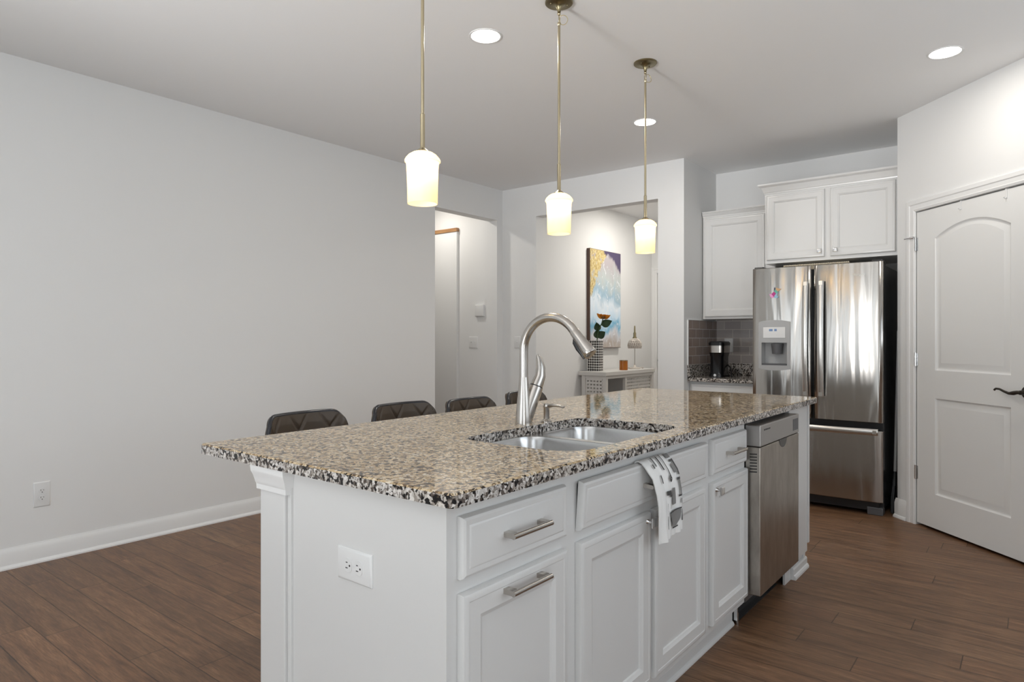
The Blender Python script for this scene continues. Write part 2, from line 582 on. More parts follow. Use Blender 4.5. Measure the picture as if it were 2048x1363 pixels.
def obj(name, g, m, parent=None, smooth=35, bevel=0.0, local=False, label=None, cat=None, group=None, kind=None, origin=None, bseg=2):
    """one mesh object. world coordinates unless local; origin shifts a top-level mesh's own origin"""
    bm = g.bm
    me = bpy.data.meshes.new(name)
    mw = WM.get(parent.name, Matrix.Identity(4)) if parent else Matrix.Identity(4)
    if not local:
        base = mw
        if origin is not None:
            base = Matrix.Translation(origin)
        bm.transform(base.inverted())
        if origin is not None and parent:
            pass
    bmesh.ops.recalc_face_normals(bm, faces=bm.faces)
    bm.to_mesh(me)
    bm.free()
    for mm in (m if isinstance(m, (list, tuple)) else [m]):
        me.materials.append(mm)
    o = bpy.data.objects.new(name, me)
    link(o, parent)
    if origin is not None and not local:
        if parent:
            lm = mw.inverted() @ Matrix.Translation(origin)
            o.location = lm.to_translation(); o.rotation_euler = lm.to_euler()
            WM[o.name] = Matrix.Translation(origin)
        else:
            o.location = origin
            WM[o.name] = Matrix.Translation(origin)
    else:
        WM[o.name] = mw
    if smooth:
        for p in me.polygons:
            p.use_smooth = True
        me.set_sharp_from_angle(angle=math.radians(smooth))
    if bevel:
        b = o.modifiers.new('bevel', 'BEVEL')
        b.width = bevel; b.segments = bseg; b.limit_method = 'ANGLE'; b.angle_limit = math.radians(40)
        b.harden_normals = False
    tag(o, label, cat, group, kind)
    return o


def copy_tree(o, parent=None):
    c = o.copy()
    COL.objects.link(c)
    c.parent = parent
    for ch in [x for x in bpy.data.objects if x.parent == o]:
        copy_tree(ch, c)
    return c


def place(proto, loc, rz=None, label=None, first=False):
    o = proto if first else copy_tree(proto)
    o.location = loc
    if rz is not None:
        o.rotation_euler = (0, 0, rz)
    if label:
        o['label'] = label
    return o


def struct(name, g, m, bevel=0.0, parent=None, smooth=0):
    return obj(name, g, m, parent, smooth=smooth, bevel=bevel, kind=None if parent else 'structure')


# ------------------------------------------------------------------ setting
XL, YB, YK, XS = -4.283, 5.22, 5.93, -2.311         # left wall, back wall, kitchen back wall, recess side wall
T = 0.12
FX, FY = -3.92, 7.85                                # foyer left wall and far wall
HX0 = -6.6
struct('floor', G().box(HX0 - T, REAR - T, -0.1, RW + T, FY + T, 0), M['floor'])
m = mat('cream_bounce_carpet', (0.55, 0.53, 0.49), 0.95, spec=0.1); M['carpet'] = m
t = NT(m); v = t.obj(); t.bump(t.noise(v, 260, 2).outputs[0], 0.5, 0.006)
struct('floor_bounce', G().box(XL, REAR, 0.0, RW, -0.75, 0.012), M['carpet'])  # unseen pale floor covering, added to bounce light onto the ceiling
struct('ceiling', G().box(HX0 - T, REAR - T, CEIL, RW + T, FY + T, CEIL + 0.12), M['ceiling'])
# left wall with an opening into the hall
OY0, OY1, OZ = 4.252, 5.134, 2.427
g = G().box(XL - T, REAR, 0, XL, OY0, CEIL).box(XL - T, OY0, OZ, XL, OY1, CEIL)
struct('wall_left', g, M['wall'])
# back wall with the foyer opening
BX0, BX1, BZ = -3.854, -2.548, 2.43
g = G().box(XL, YB, 0, BX0, YB + T, CEIL).box(BX0, YB, BZ, BX1, YB + T, CEIL).box(BX1, YB, 0, XS, YB + T, CEIL)
g.box(HX0, OY1, 0, XL, YB + T, CEIL)
struct('wall_back', g, M['wall'])
struct('wall_recess', G().box(XS - T, YB + T, 0, XS, FY, CEIL), M['wall'])
struct('wall_kitchen', G().box(XS, YK, 0, RW + T, YK + T, CEIL), M['wall'])
struct('wall_foyer_left', G().box(FX - T, YB + T, 0, FX, FY, CEIL), M['wall'])
DX0, DX1 = -3.845, -2.93
g = G().box(FX - T, FY, 0, DX0, FY + T, CEIL).box(DX0, FY, 2.07, DX1, FY + T, CEIL).box(DX1, FY, 0, XS, FY + T, CEIL)
struct('wall_foyer_back', g, M['wall'])
# hall
struct('wall_hall_front', G().box(HX0, 3.95, 0, XL - T, 3.95 + T, CEIL), M['wall'])
struct('wall_hall_end', G().box(HX0 - T, 3.95, 0, HX0, YB + T, CEIL), M['wall'])
g = G().box(HX0, 5.100, 0, -4.812, OY1 - 0.0005, 2.362)
struct('wall_stair', g, M['wall'])
struct('trim_1', G().box(HX0, 5.090, 2.362, -4.806, OY1 - 0.0005, 2.402), M['oak'], 0.004)
# rear wall with three windows, right wall with the added ones
edges = sorted(WINS)
g = G(); x = XL - T
for a, b in edges:
    g.box(x, REAR - T, 0, a, REAR, CEIL).box(a, REAR - T, 0, b, REAR, WZ0).box(a, REAR - T, WZ1, b, REAR, CEIL); x = b
g.box(x, REAR - T, 0, RW + T, REAR, CEIL)
struct('wall_rear', g, M['wall'])
g = G(); y = REAR
for a, b, z0, z1, _, _ in FILL_WINS:
    g.box(RW, y, 0, RW + T, a, CEIL).box(RW, a, 0, RW + T, b, z0).box(RW, a, z1, RW + T, b, CEIL); y = b
g.box(RW, y, 0, RW + T, YK, CEIL)
struct('wall_right', g, M['wall'])
for i, (a, b) in enumerate(WINS):
    g = G()
    y0, y1 = REAR - 0.08, REAR + 0.015
    g.box(a - 0.07, y1 - 0.015, WZ0 - 0.07, a, y1, WZ1 + 0.07).box(b, y1 - 0.015, WZ0 - 0.07, b + 0.07, y1, WZ1 + 0.07)
    g.box(a, y1 - 0.015, WZ1, b, y1, WZ1 + 0.07).box(a, y1 - 0.015, WZ0 - 0.07, b, y1 + 0.03, WZ0)
    zm = (WZ0 + WZ1) / 2
    g.box(a, y0, zm - 0.025, b, y0 + 0.04, zm + 0.025).box(a, y0, WZ0, a + 0.04, y0 + 0.04, WZ1).box(b - 0.04, y0, WZ0, b, y0 + 0.04, WZ1)
    g.box((a + b) / 2 - 0.01, y0 + 0.01, WZ0, (a + b) / 2 + 0.01, y0 + 0.03, WZ1)
    struct('unseen_window_%d' % (i + 1), g, M['trim'])
for i, (a, b, z0, z1, _, _) in enumerate(FILL_WINS):
    g = G()
    g.box(RW - 0.015, a - 0.07, z0 - 0.07, RW, a, z1 + 0.07).box(RW - 0.015, b, z0 - 0.07, RW, b + 0.07, z1 + 0.07)
    g.box(RW - 0.015, a, z1, RW, b, z1 + 0.07).box(RW - 0.03, a, z0 - 0.07, RW, b, z0).box(RW + 0.04, (a + b) / 2 - 0.03, z0, RW + 0.08, (a + b) / 2 + 0.03, z1)
    struct('unseen_window_%d' % (i + 4), g, M['trim'])  # frames of the added windows that let in extra light

# pantry wall: diagonal across the corner
PC = Vector((-0.744, 5.19, 0)); TT = Vector((1, -1, 0)) / math.sqrt(2); NN = Vector((-1, -1, 0)) / math.sqrt(2)
PF = frame(PC, TT, Z, NN)                    # a along the wall, b up, d out of the wall
DT0, DT1, DTOP = 0.185, 1.065, 2.062
PEND = 1.42
g = G(PF).box(0, 0, -T, DT0 - 0.012, CEIL, 0).box(DT0 - 0.012, DTOP, -T, DT1 + 0.012, CEIL, 0).box(DT1 + 0.012, 0, -T, PEND, CEIL, 0)
struct('wall_pantry', g, M['wall'])
pe = PC + TT * PEND
g = G().box(PC.x, PC.y + 0.02, 0, PC.x + T, YK, CEIL)
struct('wall_pantry_side', g, M['wall'])
struct('wall_pantry_return', G().box(pe.x, pe.y, 0, RW, pe.y + T, CEIL), M['wall'])


def base_profile(h=0.11):
    # (out, up) of a colonial base with shoe moulding
    return [(0, 0), (0.026, 0), (0.026, 0.008), (0.020, 0.018), (0.014, 0.021), (0.014, h - 0.030), (0.011, h - 0.022), (0.009, h - 0.012), (0.005, h - 0.006), (0.004, h), (0, h)]


def baseboard(name, p0, p1, out, h=0.11):
    p0, p1, out = Vector(p0), Vector(p1), Vector(out)
    r = [[p + out * a + Vector((0, 0, b)) for a, b in base_profile(h)] for p in (p0, p1)]
    return obj(name, G().loops(r), M['trim'], smooth=25, kind='structure')


baseboard('baseboard_left', (XL, REAR, 0), (XL, OY0, 0), X)
baseboard('baseboard_back', (XL, YB, 0), (BX0, YB, 0), (0, -1, 0))
baseboard('baseboard_back_right', (BX1, YB, 0), (XS, YB, 0), (0, -1, 0))
baseboard('baseboard_hall', (-4.805, OY1, 0), (XL - T, OY1, 0), (0, -1, 0))
baseboard('baseboard_foyer', (FX, YB + T, 0), (FX, FY, 0), X)
baseboard('baseboard_pantry', PC - TT * 0.012, PC + TT * 0.102, NN, 0.13)
baseboard('baseboard_pantry_right', PC + TT * 1.152, PC + TT * PEND, NN, 0.13)

# ---- door casing profiles
def casing_profile():
    return [(0, 0), (0, 0.012), (0.008, 0.017), (0.030, 0.017), (0.036, 0.013), (0.058, 0.011), (0.064, 0.014), (0.075, 0.010), (0.078, 0.006), (0.078, 0)]


def casing(name, m, a0, a1, top):
    """three-sided casing: outer edge is first in the profile"""
    prof = casing_profile()
    W = 0.078
    path = [(a0 - W, 0), (a0 - W, top + W), (a1 + W, top + W), (a1 + W, 0)]
    rings = []
    for k, (pa, pb) in enumerate(path):
        ring = []
        for (i, d) in prof:
            da = i if k in (0, 1) else -i
            db = 0 if k in (0, 3) else -i
            ring.append((pa + da, pb + db, d))
        rings.append(ring)
    return obj(name, G(m).loops(rings), M['trim'], smooth=25, kind='structure')


casing('trim_2', PF, DT0 - 0.006, DT1 + 0.006, DTOP)


def arch(a0, b0, a1, b1, rise, n=16):
    """rect whose top edge is an arc; returns ring function"""
    def f(i):
        x0, x1, y0, y1 = a0 + i, a1 - i, b0 + i, b1 - i * 0.75
        pts = [(x0, y0), (x1, y0)]
        for k in range(n + 1):
            u = k / n
            x = x1 + (x0 - x1) * u
            pts.append((x, y1 + rise * (1 - (2 * u - 1) ** 2)))
        return pts
    return f


def panel_door(name, m, w, h, panels, thick=0.035, mt=None, parent=None):
    """moulded slab; panels = ring functions"""
    g = G(m)
    g.plate(rect(0, 0, w, h)(0), [p(0) for p in panels], -thick, 0)
    for p in panels:
        # remove duplicate wall: moulding goes from the face down and up again
        rings = [(0.0, 0.0), (0.006, -0.007), (0.012, -0.010), (0.020, -0.010), (0.046, -0.002), (0.050, -0.002)]
        g.loops([[(a, b, d) for a, b in p(i)] for i, d in rings], False, True)
    return obj(name, g, mt or M['door'], parent, smooth=30)


d1 = thing('door_1', PC + TT * DT0, kind='structure', rz=-PI / 4)
DW_, DH = DT1 - DT0, 2.042
mdo = frame(PC + TT * DT0 + Vector((0, 0, 0.018)), TT, Z, NN)
U = lambda v: v - DT0
panel_door('door_slab', mdo, DW_, DH - 0.006, [arch(U(0.343), 1.005, U(0.901), 1.845, 0.075), rect(U(0.343), 0.215, U(0.901), 0.827)], parent=d1)
mh = frame(PC, TT, Z, NN)
# lever handle
g = G(mh)
g.lathe([(0.0005, 0.0), (0.033, 0.0), (0.033, 0.006), (0.028, 0.011), (0.014, 0.014), (0.012, 0.03), (0.012, 0.045), (0.0005, 0.047)], (1.003, 0.935, 0), 24)
pts = [(1.003, 0.935, 0.040), (0.985, 0.935, 0.044), (0.965, 0.930, 0.045), (0.935, 0.926, 0.045), (0.905, 0.934, 0.045), (0.875, 0.945, 0.045), (0.850, 0.946, 0.044), (0.838, 0.938, 0.043)]
g.tube(pts, [0.010, 0.010, 0.012, 0.008, 0.0065, 0.006, 0.006, 0.006], 12)
obj('door_handle', g, M['bronze'], d1, label='dark bronze lever handle')
for k, hz in enumerate((1.845, 1.085, 0.345)):
    g = G(mh)
    g.cyl((0.183, hz - 0.042, 0.010), (0.183, hz + 0.048, 0.010), 0.0065, 12)
    g.box(0.186, hz - 0.042, 0.0005, 0.196, hz + 0.044, 0.0025)
    for q in (-0.020, 0.002, 0.024):
        g.cyl((0.183, hz + q - 0.002, 0.010), (0.183, hz + q + 0.002, 0.010), 0.0072, 12)
    if k == 0:      # hinge-pin door stop
        g.box(0.150, hz + 0.045, 0.008, 0.186, hz + 0.052, 0.020)
        g.cyl((0.165, hz + 0.047, 0.014), (0.105, hz + 0.046, 0.030), 0.0035, 10)
        g.cyl((0.168, hz + 0.047, 0.014), (0.150, hz + 0.046, 0.026), 0.008, 10)
    obj('hinge', g, M['chrome'], d1)
for q, lab in ((0.552, 'small white hook strap over the top of the arched pantry door, nearer the hinges'),
               (0.872, 'small white hook strap over the top of the arched pantry door, nearer the lever')):
    g = G(mh)
    g.box(q - 0.006, 2.005, 0.001, q + 0.006, 2.060, 0.003).box(q - 0.006, 2.0545, -0.02, q + 0.006, 2.060, 0.003)
    g.tube([(q, 2.010, 0.003), (q, 2.004, 0.010), (q, 2.012, 0.018)], 0.003, 8)
    obj('over_door_hook', g, M['plate'], label=lab, cat='hook', group='over-door hooks on the pantry door')

# front door at the end of the foyer
casing('trim_3', face_my(0, FY, 0), DX0, DX1, 2.07)
d2 = thing('door_2', (DX0, FY, 0), kind='structure')
md = face_my(DX0 + 0.004, FY + 0.01, 0.01)
panel_door('door_slab', md, DX1 - DX0 - 0.008, 2.055, [rect(0.12, 1.15, 0.40, 1.90), rect(0.51, 1.15, 0.79, 1.90), rect(0.12, 0.22, 0.40, 1.0), rect(0.51, 0.22, 0.79, 1.0)], parent=d2)
g = G(md).lathe([(0.0005, 0), (0.032, 0), (0.032, 0.006), (0.012, 0.012), (0.012, 0.035), (0.028, 0.045), (0.030, 0.058), (0.022, 0.068), (0.0005, 0.070)], (0.058, 0.935, 0), 20)
obj('door_knob', g, M['bronze'], d2, label='dark bronze knob')
g = G(md).box(0.02, 2.005, 0.0, 0.12, 2.012, 0.004)
obj('strike_plate', g, M['nickel'], d2)

# ------------------------------------------------------------------ electrical plates
def outlet(name, m, label, w=0.078, h=0.122, horizontal=False, group=None):
    """duplex receptacle; local origin at plate centre"""
    root = thing(name, m.to_translation(), label, 'outlet', group)
    if horizontal:
        m = m @ Matrix.Rotation(PI / 2, 4, 'Z')
    g = G(m).nested(rect(-w / 2, -h / 2, w / 2, h / 2), [(0, 0), (0, 0.002), (0.004, 0.006), (0.006, 0.0065)])
    g.cyl((0, 0, 0.006), (0, 0, 0.0075), 0.003, 10)
    obj('cover_plate', g, M['plate'], root)
    for sgn in (-1, 1):
        g = G(m); c = sgn * 0.0195
        pts = []
        for k in range(24):
            a = 2 * PI * k / 24
            pts.append((0.0165 * math.cos(a), max(-0.0135, min(0.0135, 0.0165 * math.sin(a))) + c))
        g.prism(pts, 0.005, 0.0082)
        g.mi = 1
        g.box(-0.0075, c + 0.000, 0.008, -0.0055, c + 0.008, 0.0086).box(0.0055, c + 0.001, 0.008, 0.0075, c + 0.007, 0.0086)
        g.lathe([(0.0005, 0.0086), (0.0026, 0.0086), (0.0026, 0.008)], (0, c - 0.007, 0), 10)
        obj('socket', g, [M['plate'], M['black']], root)
    return root


outlet('wall_outlet', face_x(XL, 1.221, 0.369), 'white duplex power outlet low on the bare left wall above the baseboard', 0.080, 0.136)
outlet('island_outlet', face_my(-1.2625, 0.990, 0.6855), 'white duplex power outlet set sideways on the white end panel of the island', 0.078, 0.127, True)


def switch(name, m, n, label):
    root = thing(name, m.to_translation(), label, 'light switch')
    w = 0.075 if n == 1 else 0.118
    h = 0.120
    obj('cover_plate', G(m).nested(rect(-w / 2, -h / 2, w / 2, h / 2), [(0, 0), (0, 0.002), (0.004, 0.006), (0.006, 0.0065)]), M['plate'], root)
    for k in range(n):
        c = (k - (n - 1) / 2) * 0.046
        g = G(m).box(c - 0.006, -0.013, 0.006, c + 0.006, 0.013, 0.0075)
        g.loops([[(c - 0.004, -0.004, 0.007), (c + 0.004, -0.004, 0.007), (c + 0.004, 0.006, 0.007), (c - 0.004, 0.006, 0.007)],
                 [(c - 0.003, 0.004, 0.018), (c + 0.003, 0.004, 0.018), (c + 0.003, 0.010, 0.018), (c - 0.003, 0.010, 0.018)]])
        obj('toggle', g, M['plate'], root)
    return root


switch('light_switch', face_my(-4.603, OY1, 1.185), 2, 'white double-toggle light switch in the hall below the small white wall box')
switch('light_switch', face_my(-4.086, YB, 1.188), 1, 'white single-toggle light switch on the back wall behind the faucet')
g = G(face_my(-4.506, OY1, 1.515)).nested(rect(-0.06, -0.06, 0.06, 0.06), [(0, 0), (0, 0.018), (0.004, 0.024), (0.010, 0.026)])
obj('wall_thermostat', g, M['plate'], label='small square white box mounted on the hall wall above the double switch', cat='thermostat', bevel=0.002)

# ------------------------------------------------------------------ ceiling downlights
def make_downlight():
    r = thing('recessed_light', (0, 0, 0), 'x', 'ceiling light', 'recessed ceiling downlights')
    g = G().lathe([(0.083, 0.0), (0.0825, -0.0025), (0.079, -0.004), (0.074, -0.0035), (0.071, -0.0015)], (0, 0, 0), 48)
    obj('trim_ring', g, M['plate'], r, local=True)
    g = G().lathe([(0.0005, -0.0012), (0.03, -0.0014), (0.0725, -0.0022)], (0, 0, 0), 48, cap0=True)
    obj('diffuser', g, M['diffuser'], r, local=True)
    return r


pd = make_downlight()
DL = [((-2.157, 2.496), 'round recessed ceiling downlight left of the middle pendant canopy, its whole ring in the clear'),
      ((-2.141, 4.184), 'round recessed ceiling downlight crossed by the rod of the farthest pendant'),
      ((-0.376, 4.157), 'round recessed ceiling downlight by itself near the pantry door wall'),
      ((-4.95, 4.62), 'recessed ceiling downlight inside the side hall'),
      ((-3.15, 6.6), 'recessed ceiling downlight inside the foyer')]
for i, ((x, y), lab) in enumerate(DL):
    place(pd, (x, y, CEIL), None, lab, i == 0)
    lp = (6, 6, 3, 5, 13)[i]
    ld = bpy.data.lights.new('downlight_beam', 'AREA'); ld.shape = 'DISK'; ld.size = 0.11; ld.energy = lp; ld.color = (1.0, 0.95, 0.87)
    lo = bpy.data.objects.new('downlight_beam', ld); lo.location = (x, y, CEIL - 0.012); COL.objects.link(lo)

# ------------------------------------------------------------------ pendants
def make_pendant():
    r = thing('pendant_lamp', (0, 0, 0), 'x', 'pendant lamp', 'brass pendants over the island')
    # canopy with a trumpet centre
    g = G().lathe([(0.063, 0.0), (0.063, -0.006), (0.060, -0.009), (0.034, -0.010), (0.022, -0.014), (0.013, -0.024), (0.0085, -0.038), (0.0075, -0.046), (0.0005, -0.047)], (0, 0, 0), 40)
    for sg in (-1, 1):
        g.sphere((sg * 0.036, sg * 0.012, -0.011), 0.004, 10, 6)
    obj('canopy', g, M['brassdark'], r, local=True)
    g = G().sphere((0, 0, -0.054), 0.008, 14, 8)
    ring = [(0.0, 0.0075 * math.sin(a), -0.076 + 0.020 * math.cos(a)) for a in [2 * PI * k / 20 for k in range(20)]]
    g.tube(ring, 0.0022, 8, closed=True)
    obj('hang_loop', g, M['brass'], r, local=True)
    # slack lamp wire beside the loop
    pts = [(0.002, 0.0, -0.058)]
    for k in range(15):
        a = PI * 0.75 - 1.9 * PI * k / 14
        pts.append((0.021 + 0.018 * math.cos(a), 0.004 * math.sin(2 * a), -0.082 + 0.022 * math.sin(a)))
    pts.append((0.001, 0, -0.104))
    obj('lamp_wire', G().tube(pts, 0.0016, 6), M['wire'], r, local=True)
    g = G().cyl((0, 0, -0.092), (0, 0, -0.735), 0.0058, 16)
    g.lathe([(0.0005, -0.0915), (0.0072, -0.092), (0.0072, -0.105), (0.0058, -0.107)], n=16)
    obj('rod', g, M['brass'], r, local=True)
    g = G().lathe([(0.0058, -0.728), (0.0082, -0.730), (0.0082, -0.845), (0.010, -0.849), (0.020, -0.857), (0.029, -0.866), (0.030, -0.870), (0.0005, -0.870)], n=28)
    obj('socket_cup', g, M['brass'], r, local=True)
    prof = [(0.024, -0.862), (0.036, -0.866), (0.049, -0.874), (0.058, -0.884), (0.0625, -0.892), (0.0625, -0.897), (0.0575, -0.900), (0.0560, -0.912), (0.0545, -0.950), (0.0530, -1.000), (0.0528, -1.044),
            (0.0500, -1.044), (0.0500, -1.000), (0.0515, -0.950), (0.0530, -0.912), (0.0545, -0.898), (0.056, -0.890), (0.047, -0.878), (0.035, -0.870), (0.024, -0.866)]
    g = G()
    rings = [[(q * math.cos(2 * PI * k / 48), q * math.sin(2 * PI * k / 48), h) for k in range(48)] for q, h in prof]
    g.loops(rings, closed=True)
    obj('lamp_shade', g, M['shade'], r, local=True, smooth=50)
    g = G().lathe([(0.0005, -0.868), (0.013, -0.868), (0.013, -0.888), (0.016, -0.900), (0.026, -0.925), (0.028, -0.940), (0.024, -0.955), (0.012, -0.966), (0.0005, -0.968)], n=20)
    obj('bulb', g, M['bulb'], r, local=True)
    return r


pp = make_pendant()
for i, (y, lab) in enumerate(((1.607, 'nearest brass pendant lamp over the island, hung lowest in view, canopy out of sight above'),
                              (2.450, 'middle brass pendant lamp over the island, behind the faucet arch'),
                              (3.287, 'farthest brass pendant lamp over the island, its rod crossing a downlight'))):
    place(pp, (-1.680, y, CEIL), 0.55 * i, lab, i == 0)

# ------------------------------------------------------------------ island
XF = -0.966                     # face frame plane
CT, CB = 0.914, 0.884           # countertop top / underside
IY0, IY1 = 0.990, 3.735
XBK = -1.536                    # back of the cabinets


def drawer_front(m, w, h, name, parent, t=0.020):
    g = G(m)
    g.nested(rect(0, 0, w, h), [(0, 0.0005), (0, t - 0.011), (0.0035, t - 0.004), (0.009, t - 0.001), (0.020, t - 0.002), (0.0225, t - 0.0005), (0.026, t)])
    return obj(name, g, M['cab'], parent, smooth=28)


def shaker(m, w, h, name, parent, t=0.020, fr=0.055, rail=None):
    g = G(m)
    g.nested(rect(0, 0, w, h), [(0, 0.0005), (0, t - 0.008), (0.003, t - 0.002), (0.008, t), (0.018, t), (0.020, t - 0.0012), (fr, t - 0.0012), (fr + 0.005, t - 0.004), (fr + 0.011, t - 0.0065), (fr + 0.013, t - 0.011)])
    return obj(name, g, M['cab'], parent, smooth=28)


def bar_pull(m, L, name, parent):
    """horizontal bar: local a along the bar, d out of the front; origin at the centre"""
    g = G(m)
    g.cyl((-L / 2, 0, 0.030), (L / 2, 0, 0.030), 0.0065, 20)
    for sg in (-1, 1):
        c = sg * (L / 2 - 0.011)
        g.loops([[(c - 0.009, -0.006, 0), (c + 0.009, -0.006, 0), (c + 0.009, 0.006, 0), (c - 0.009, 0.006, 0)],
                 [(c - 0.009, -0.006, 0.024), (c + 0.009, -0.006, 0.024), (c + 0.009, 0.006, 0.024), (c - 0.009, 0.006, 0.024)],
                 [(c - 0.009, -0.003, 0.030), (c + 0.009, -0.003, 0.030), (c + 0.009, 0.003, 0.030), (c - 0.009, 0.003, 0.030)]])
    return obj(name, g, M['nickel'], parent, smooth=30)


def knob(m, name, parent):
    g = G(m)
    g.lathe([(0.0005, 0.0), (0.009, 0.0), (0.008, 0.003), (0.0055, 0.010), (0.005, 0.016), (0.009, 0.021), (0.0005, 0.0215)], n=14)
    g.nested(rect(-0.015, -0.015, 0.015, 0.015), [(0.003, 0.019), (0, 0.022), (0, 0.026), (0.003, 0.029), (0.007, 0.0295)])
    return obj(name, g, M['chrome'], parent, smooth=30)


def carcass(y0, y1, parent, openings):
    """face frame with rails, sides, floor and back"""
    g = G()
    g.box(XBK, y0 + 0.0002, 0.11, XBK + 0.012, y1 - 0.0002, CB).box(XBK + 0.012, y0 + 0.0002, 0.11, XF - 0.02, y0 + 0.016, CB).box(XBK + 0.012, y1 - 0.016, 0.11, XF - 0.02, y1 - 0.0002, CB).box(XBK + 0.012, y0 + 0.016, 0.11, XF - 0.02, y1 - 0.016, 0.128)
    g.box(XF - 0.019, y0, 0.11, XF, y0 + 0.04, CB).box(XF - 0.019, y1 - 0.04, 0.11, XF, y1, CB)
    for a, b in openings:
        g.box(XF - 0.019, y0 + 0.04, a, XF, y1 - 0.04, b)
    g.box(XF - 0.025, y0 + 0.02, 0.128, XF - 0.02, y1 - 0.02, CB)
    obj('carcass', g, M['cab'], parent, smooth=0)
    return parent


def toe(y0, y1, parent):
    obj('toe_kick', G().box(-1.032, y0, 0.0, -1.024, y1, 0.112), M['cab'], parent, smooth=0)
    r = [[(-1.024 + a, y, b) for a, b in [(0, 0), (0.016, 0), (0.016, 0.006), (0.012, 0.014), (0.007, 0.017), (0.007, 0.06), (0.004, 0.068), (0.0, 0.072)]] for y in (y0, y1)]
    obj('shoe_moulding', G().loops(r), M['cab'], parent, smooth=25)


RAILS = [(0.11, 0.16), (0.675, 0.72), (0.835, CB)]
# drawer-over-pullout cabinet next to the end panel
cA = thing('drawer_base_cabinet', (XF - 0.3, 1.22, 0), 'white island base cabinet nearest the camera, one drawer above a pull-out front', 'cabinet', 'white island base cabinets')
carcass(1.002, 1.452, cA, RAILS)
toe(1.002, 1.452, cA)
dr = drawer_front(face_x(XF, 1.0247, 0.7115), 0.398, 0.1345, 'drawer', cA)
bar_pull(face_x(XF + 0.0195, 1.231, 0.780), 0.150, 'bar_pull', dr)
dd = shaker(face_x(XF, 1.0247, 0.142), 0.398, 0.538, 'pull_out_front', cA)
bar_pull(face_x(XF + 0.0188, 1.231, 0.651), 0.150, 'bar_pull', dd)
# sink base cabinet
cB = thing('sink_base_cabinet', (XF - 0.3, 1.91, 0), 'white island sink cabinet with a tilted false front, two doors and a towel over it', 'cabinet', 'white island base cabinets')
carcass(1.452, 2.372, cB, RAILS)
toe(1.452, 2.372, cB)
tilt = Matrix.Rotation(0.070, 4, 'X')
mB = face_x(XF + 0.001, 1.484, 0.7115) @ tilt
ff = drawer_front(mB, 0.853, 0.1335, 'tilt_out_front', cB)
bar_pull(mB @ Matrix.Translation((0.415, 0.066, 0.0195)), 0.150, 'bar_pull', ff)
da = shaker(face_x(XF, 1.484, 0.142), 0.412, 0.538, 'door', cB)
knob(face_x(XF + 0.019, 1.868, 0.655), 'knob', da)
db = shaker(face_x(XF, 1.922, 0.142), 0.415, 0.538, 'door', cB)
knob(face_x(XF + 0.019, 1.950, 0.655), 'knob', db)
# narrow cabinet beside the dishwasher
cC = thing('narrow_base_cabinet', (XF - 0.3, 2.58, 0), 'narrow white island base cabinet with one drawer over one door, left of the dishwasher', 'cabinet', 'white island base cabinets')
carcass(2.372, 2.792, cC, RAILS)
toe(2.372, 2.792, cC)
dr = drawer_front(face_x(XF, 2.403, 0.7095), 0.372, 0.1355, 'drawer', cC)
bar_pull(face_x(XF + 0.0195, 2.600, 0.779), 0.150, 'bar_pull', dr)
dd = shaker(face_x(XF, 2.403, 0.142), 0.385, 0.538, 'door', cC)
knob(face_x(XF + 0.019, 2.432, 0.652), 'knob', dd)

# end panel + half wall with capital
ep = thing('island_end_panel', (-1.26, 0.995, 0), 'plain white end panel of the island facing the camera', 'panel')
g = G().box(XBK + 0.016, 0.990, 0.0, XF + 0.0025, 1.0015, CB)
obj('panel', g, M['cab'], ep, smooth=0)
g = G().box(XBK + 0.0005, 0.982, 0.0, XBK + 0.016, 1.0015, CB)
obj('stile', g, M['cab'], ep, smooth=0, bevel=0.003)
hw = thing('island_back_wall', (-1.62, 2.36, 0), 'white half wall along the seating side of the island with a moulded capital under the counter', 'half wall')
g = G().box(-1.653, 0.975, 0.0, -1.5365, IY1 - 0.01, CB)
obj('half_wall', g, M['cab'], hw, smooth=0, bevel=0.003)
for y0, y1 in ((0.975, None), (IY1 - 0.01, None)):
    sg = -1 if y0 < 2 else 1
    prof = [(0.010, 0.818), (0.011, 0.832), (0.014, 0.836), (0.016, 0.842), (0.022, 0.857), (0.028, 0.866), (0.029, 0.870), (0.031, 0.8835)]
    rings = []
    for q, z in prof:
        xa, xb = -1.656 - q * 0.5, -1.524 + q * 0.3
        ya, yb = (y0 + sg * q * 0.65, y0 - sg * 0.03)
        rings.append([(xa, ya, z), (xb, ya, z), (xb, yb, z), (xa, yb, z)])
    obj('capital', G().loops(rings), M['trim'], hw, smooth=20)
# far end: filler, panel and base block
fe = thing('island_far_panel', (-1.25, 3.55, 0), 'white end panel and filler of the island right of the dishwasher', 'panel')
g = G().box(XBK, IY1 - 0.025, 0.142, -0.944, IY1, CB).box(XBK, IY1 - 0.025, 0, -0.966, IY1, 0.142)
obj('panel', g, M['cab'], fe, smooth=0, bevel=0.002)
g = G().box(-0.972, 3.381, 0.10, -0.950, IY1 - 0.026, CB)
obj('filler', g, M['cab'], fe, smooth=0)
g = G().box(-0.985, 3.40, 0, -0.975, IY1 - 0.0255, 0.10)
obj('toe_kick', g, M['cab'], fe, smooth=0)
r = [[(-0.966 + a, y, b) for a, b in [(-0.008, 0), (0.016, 0), (0.016, 0.010), (0.011, 0.020), (0.006, 0.023), (0.006, 0.050), (0.001, 0.058), (-0.008, 0.060)]] for y in (3.50, IY1 + 0.014)]
obj('shoe_moulding', G().loops(r), M['cab'], fe, smooth=25)

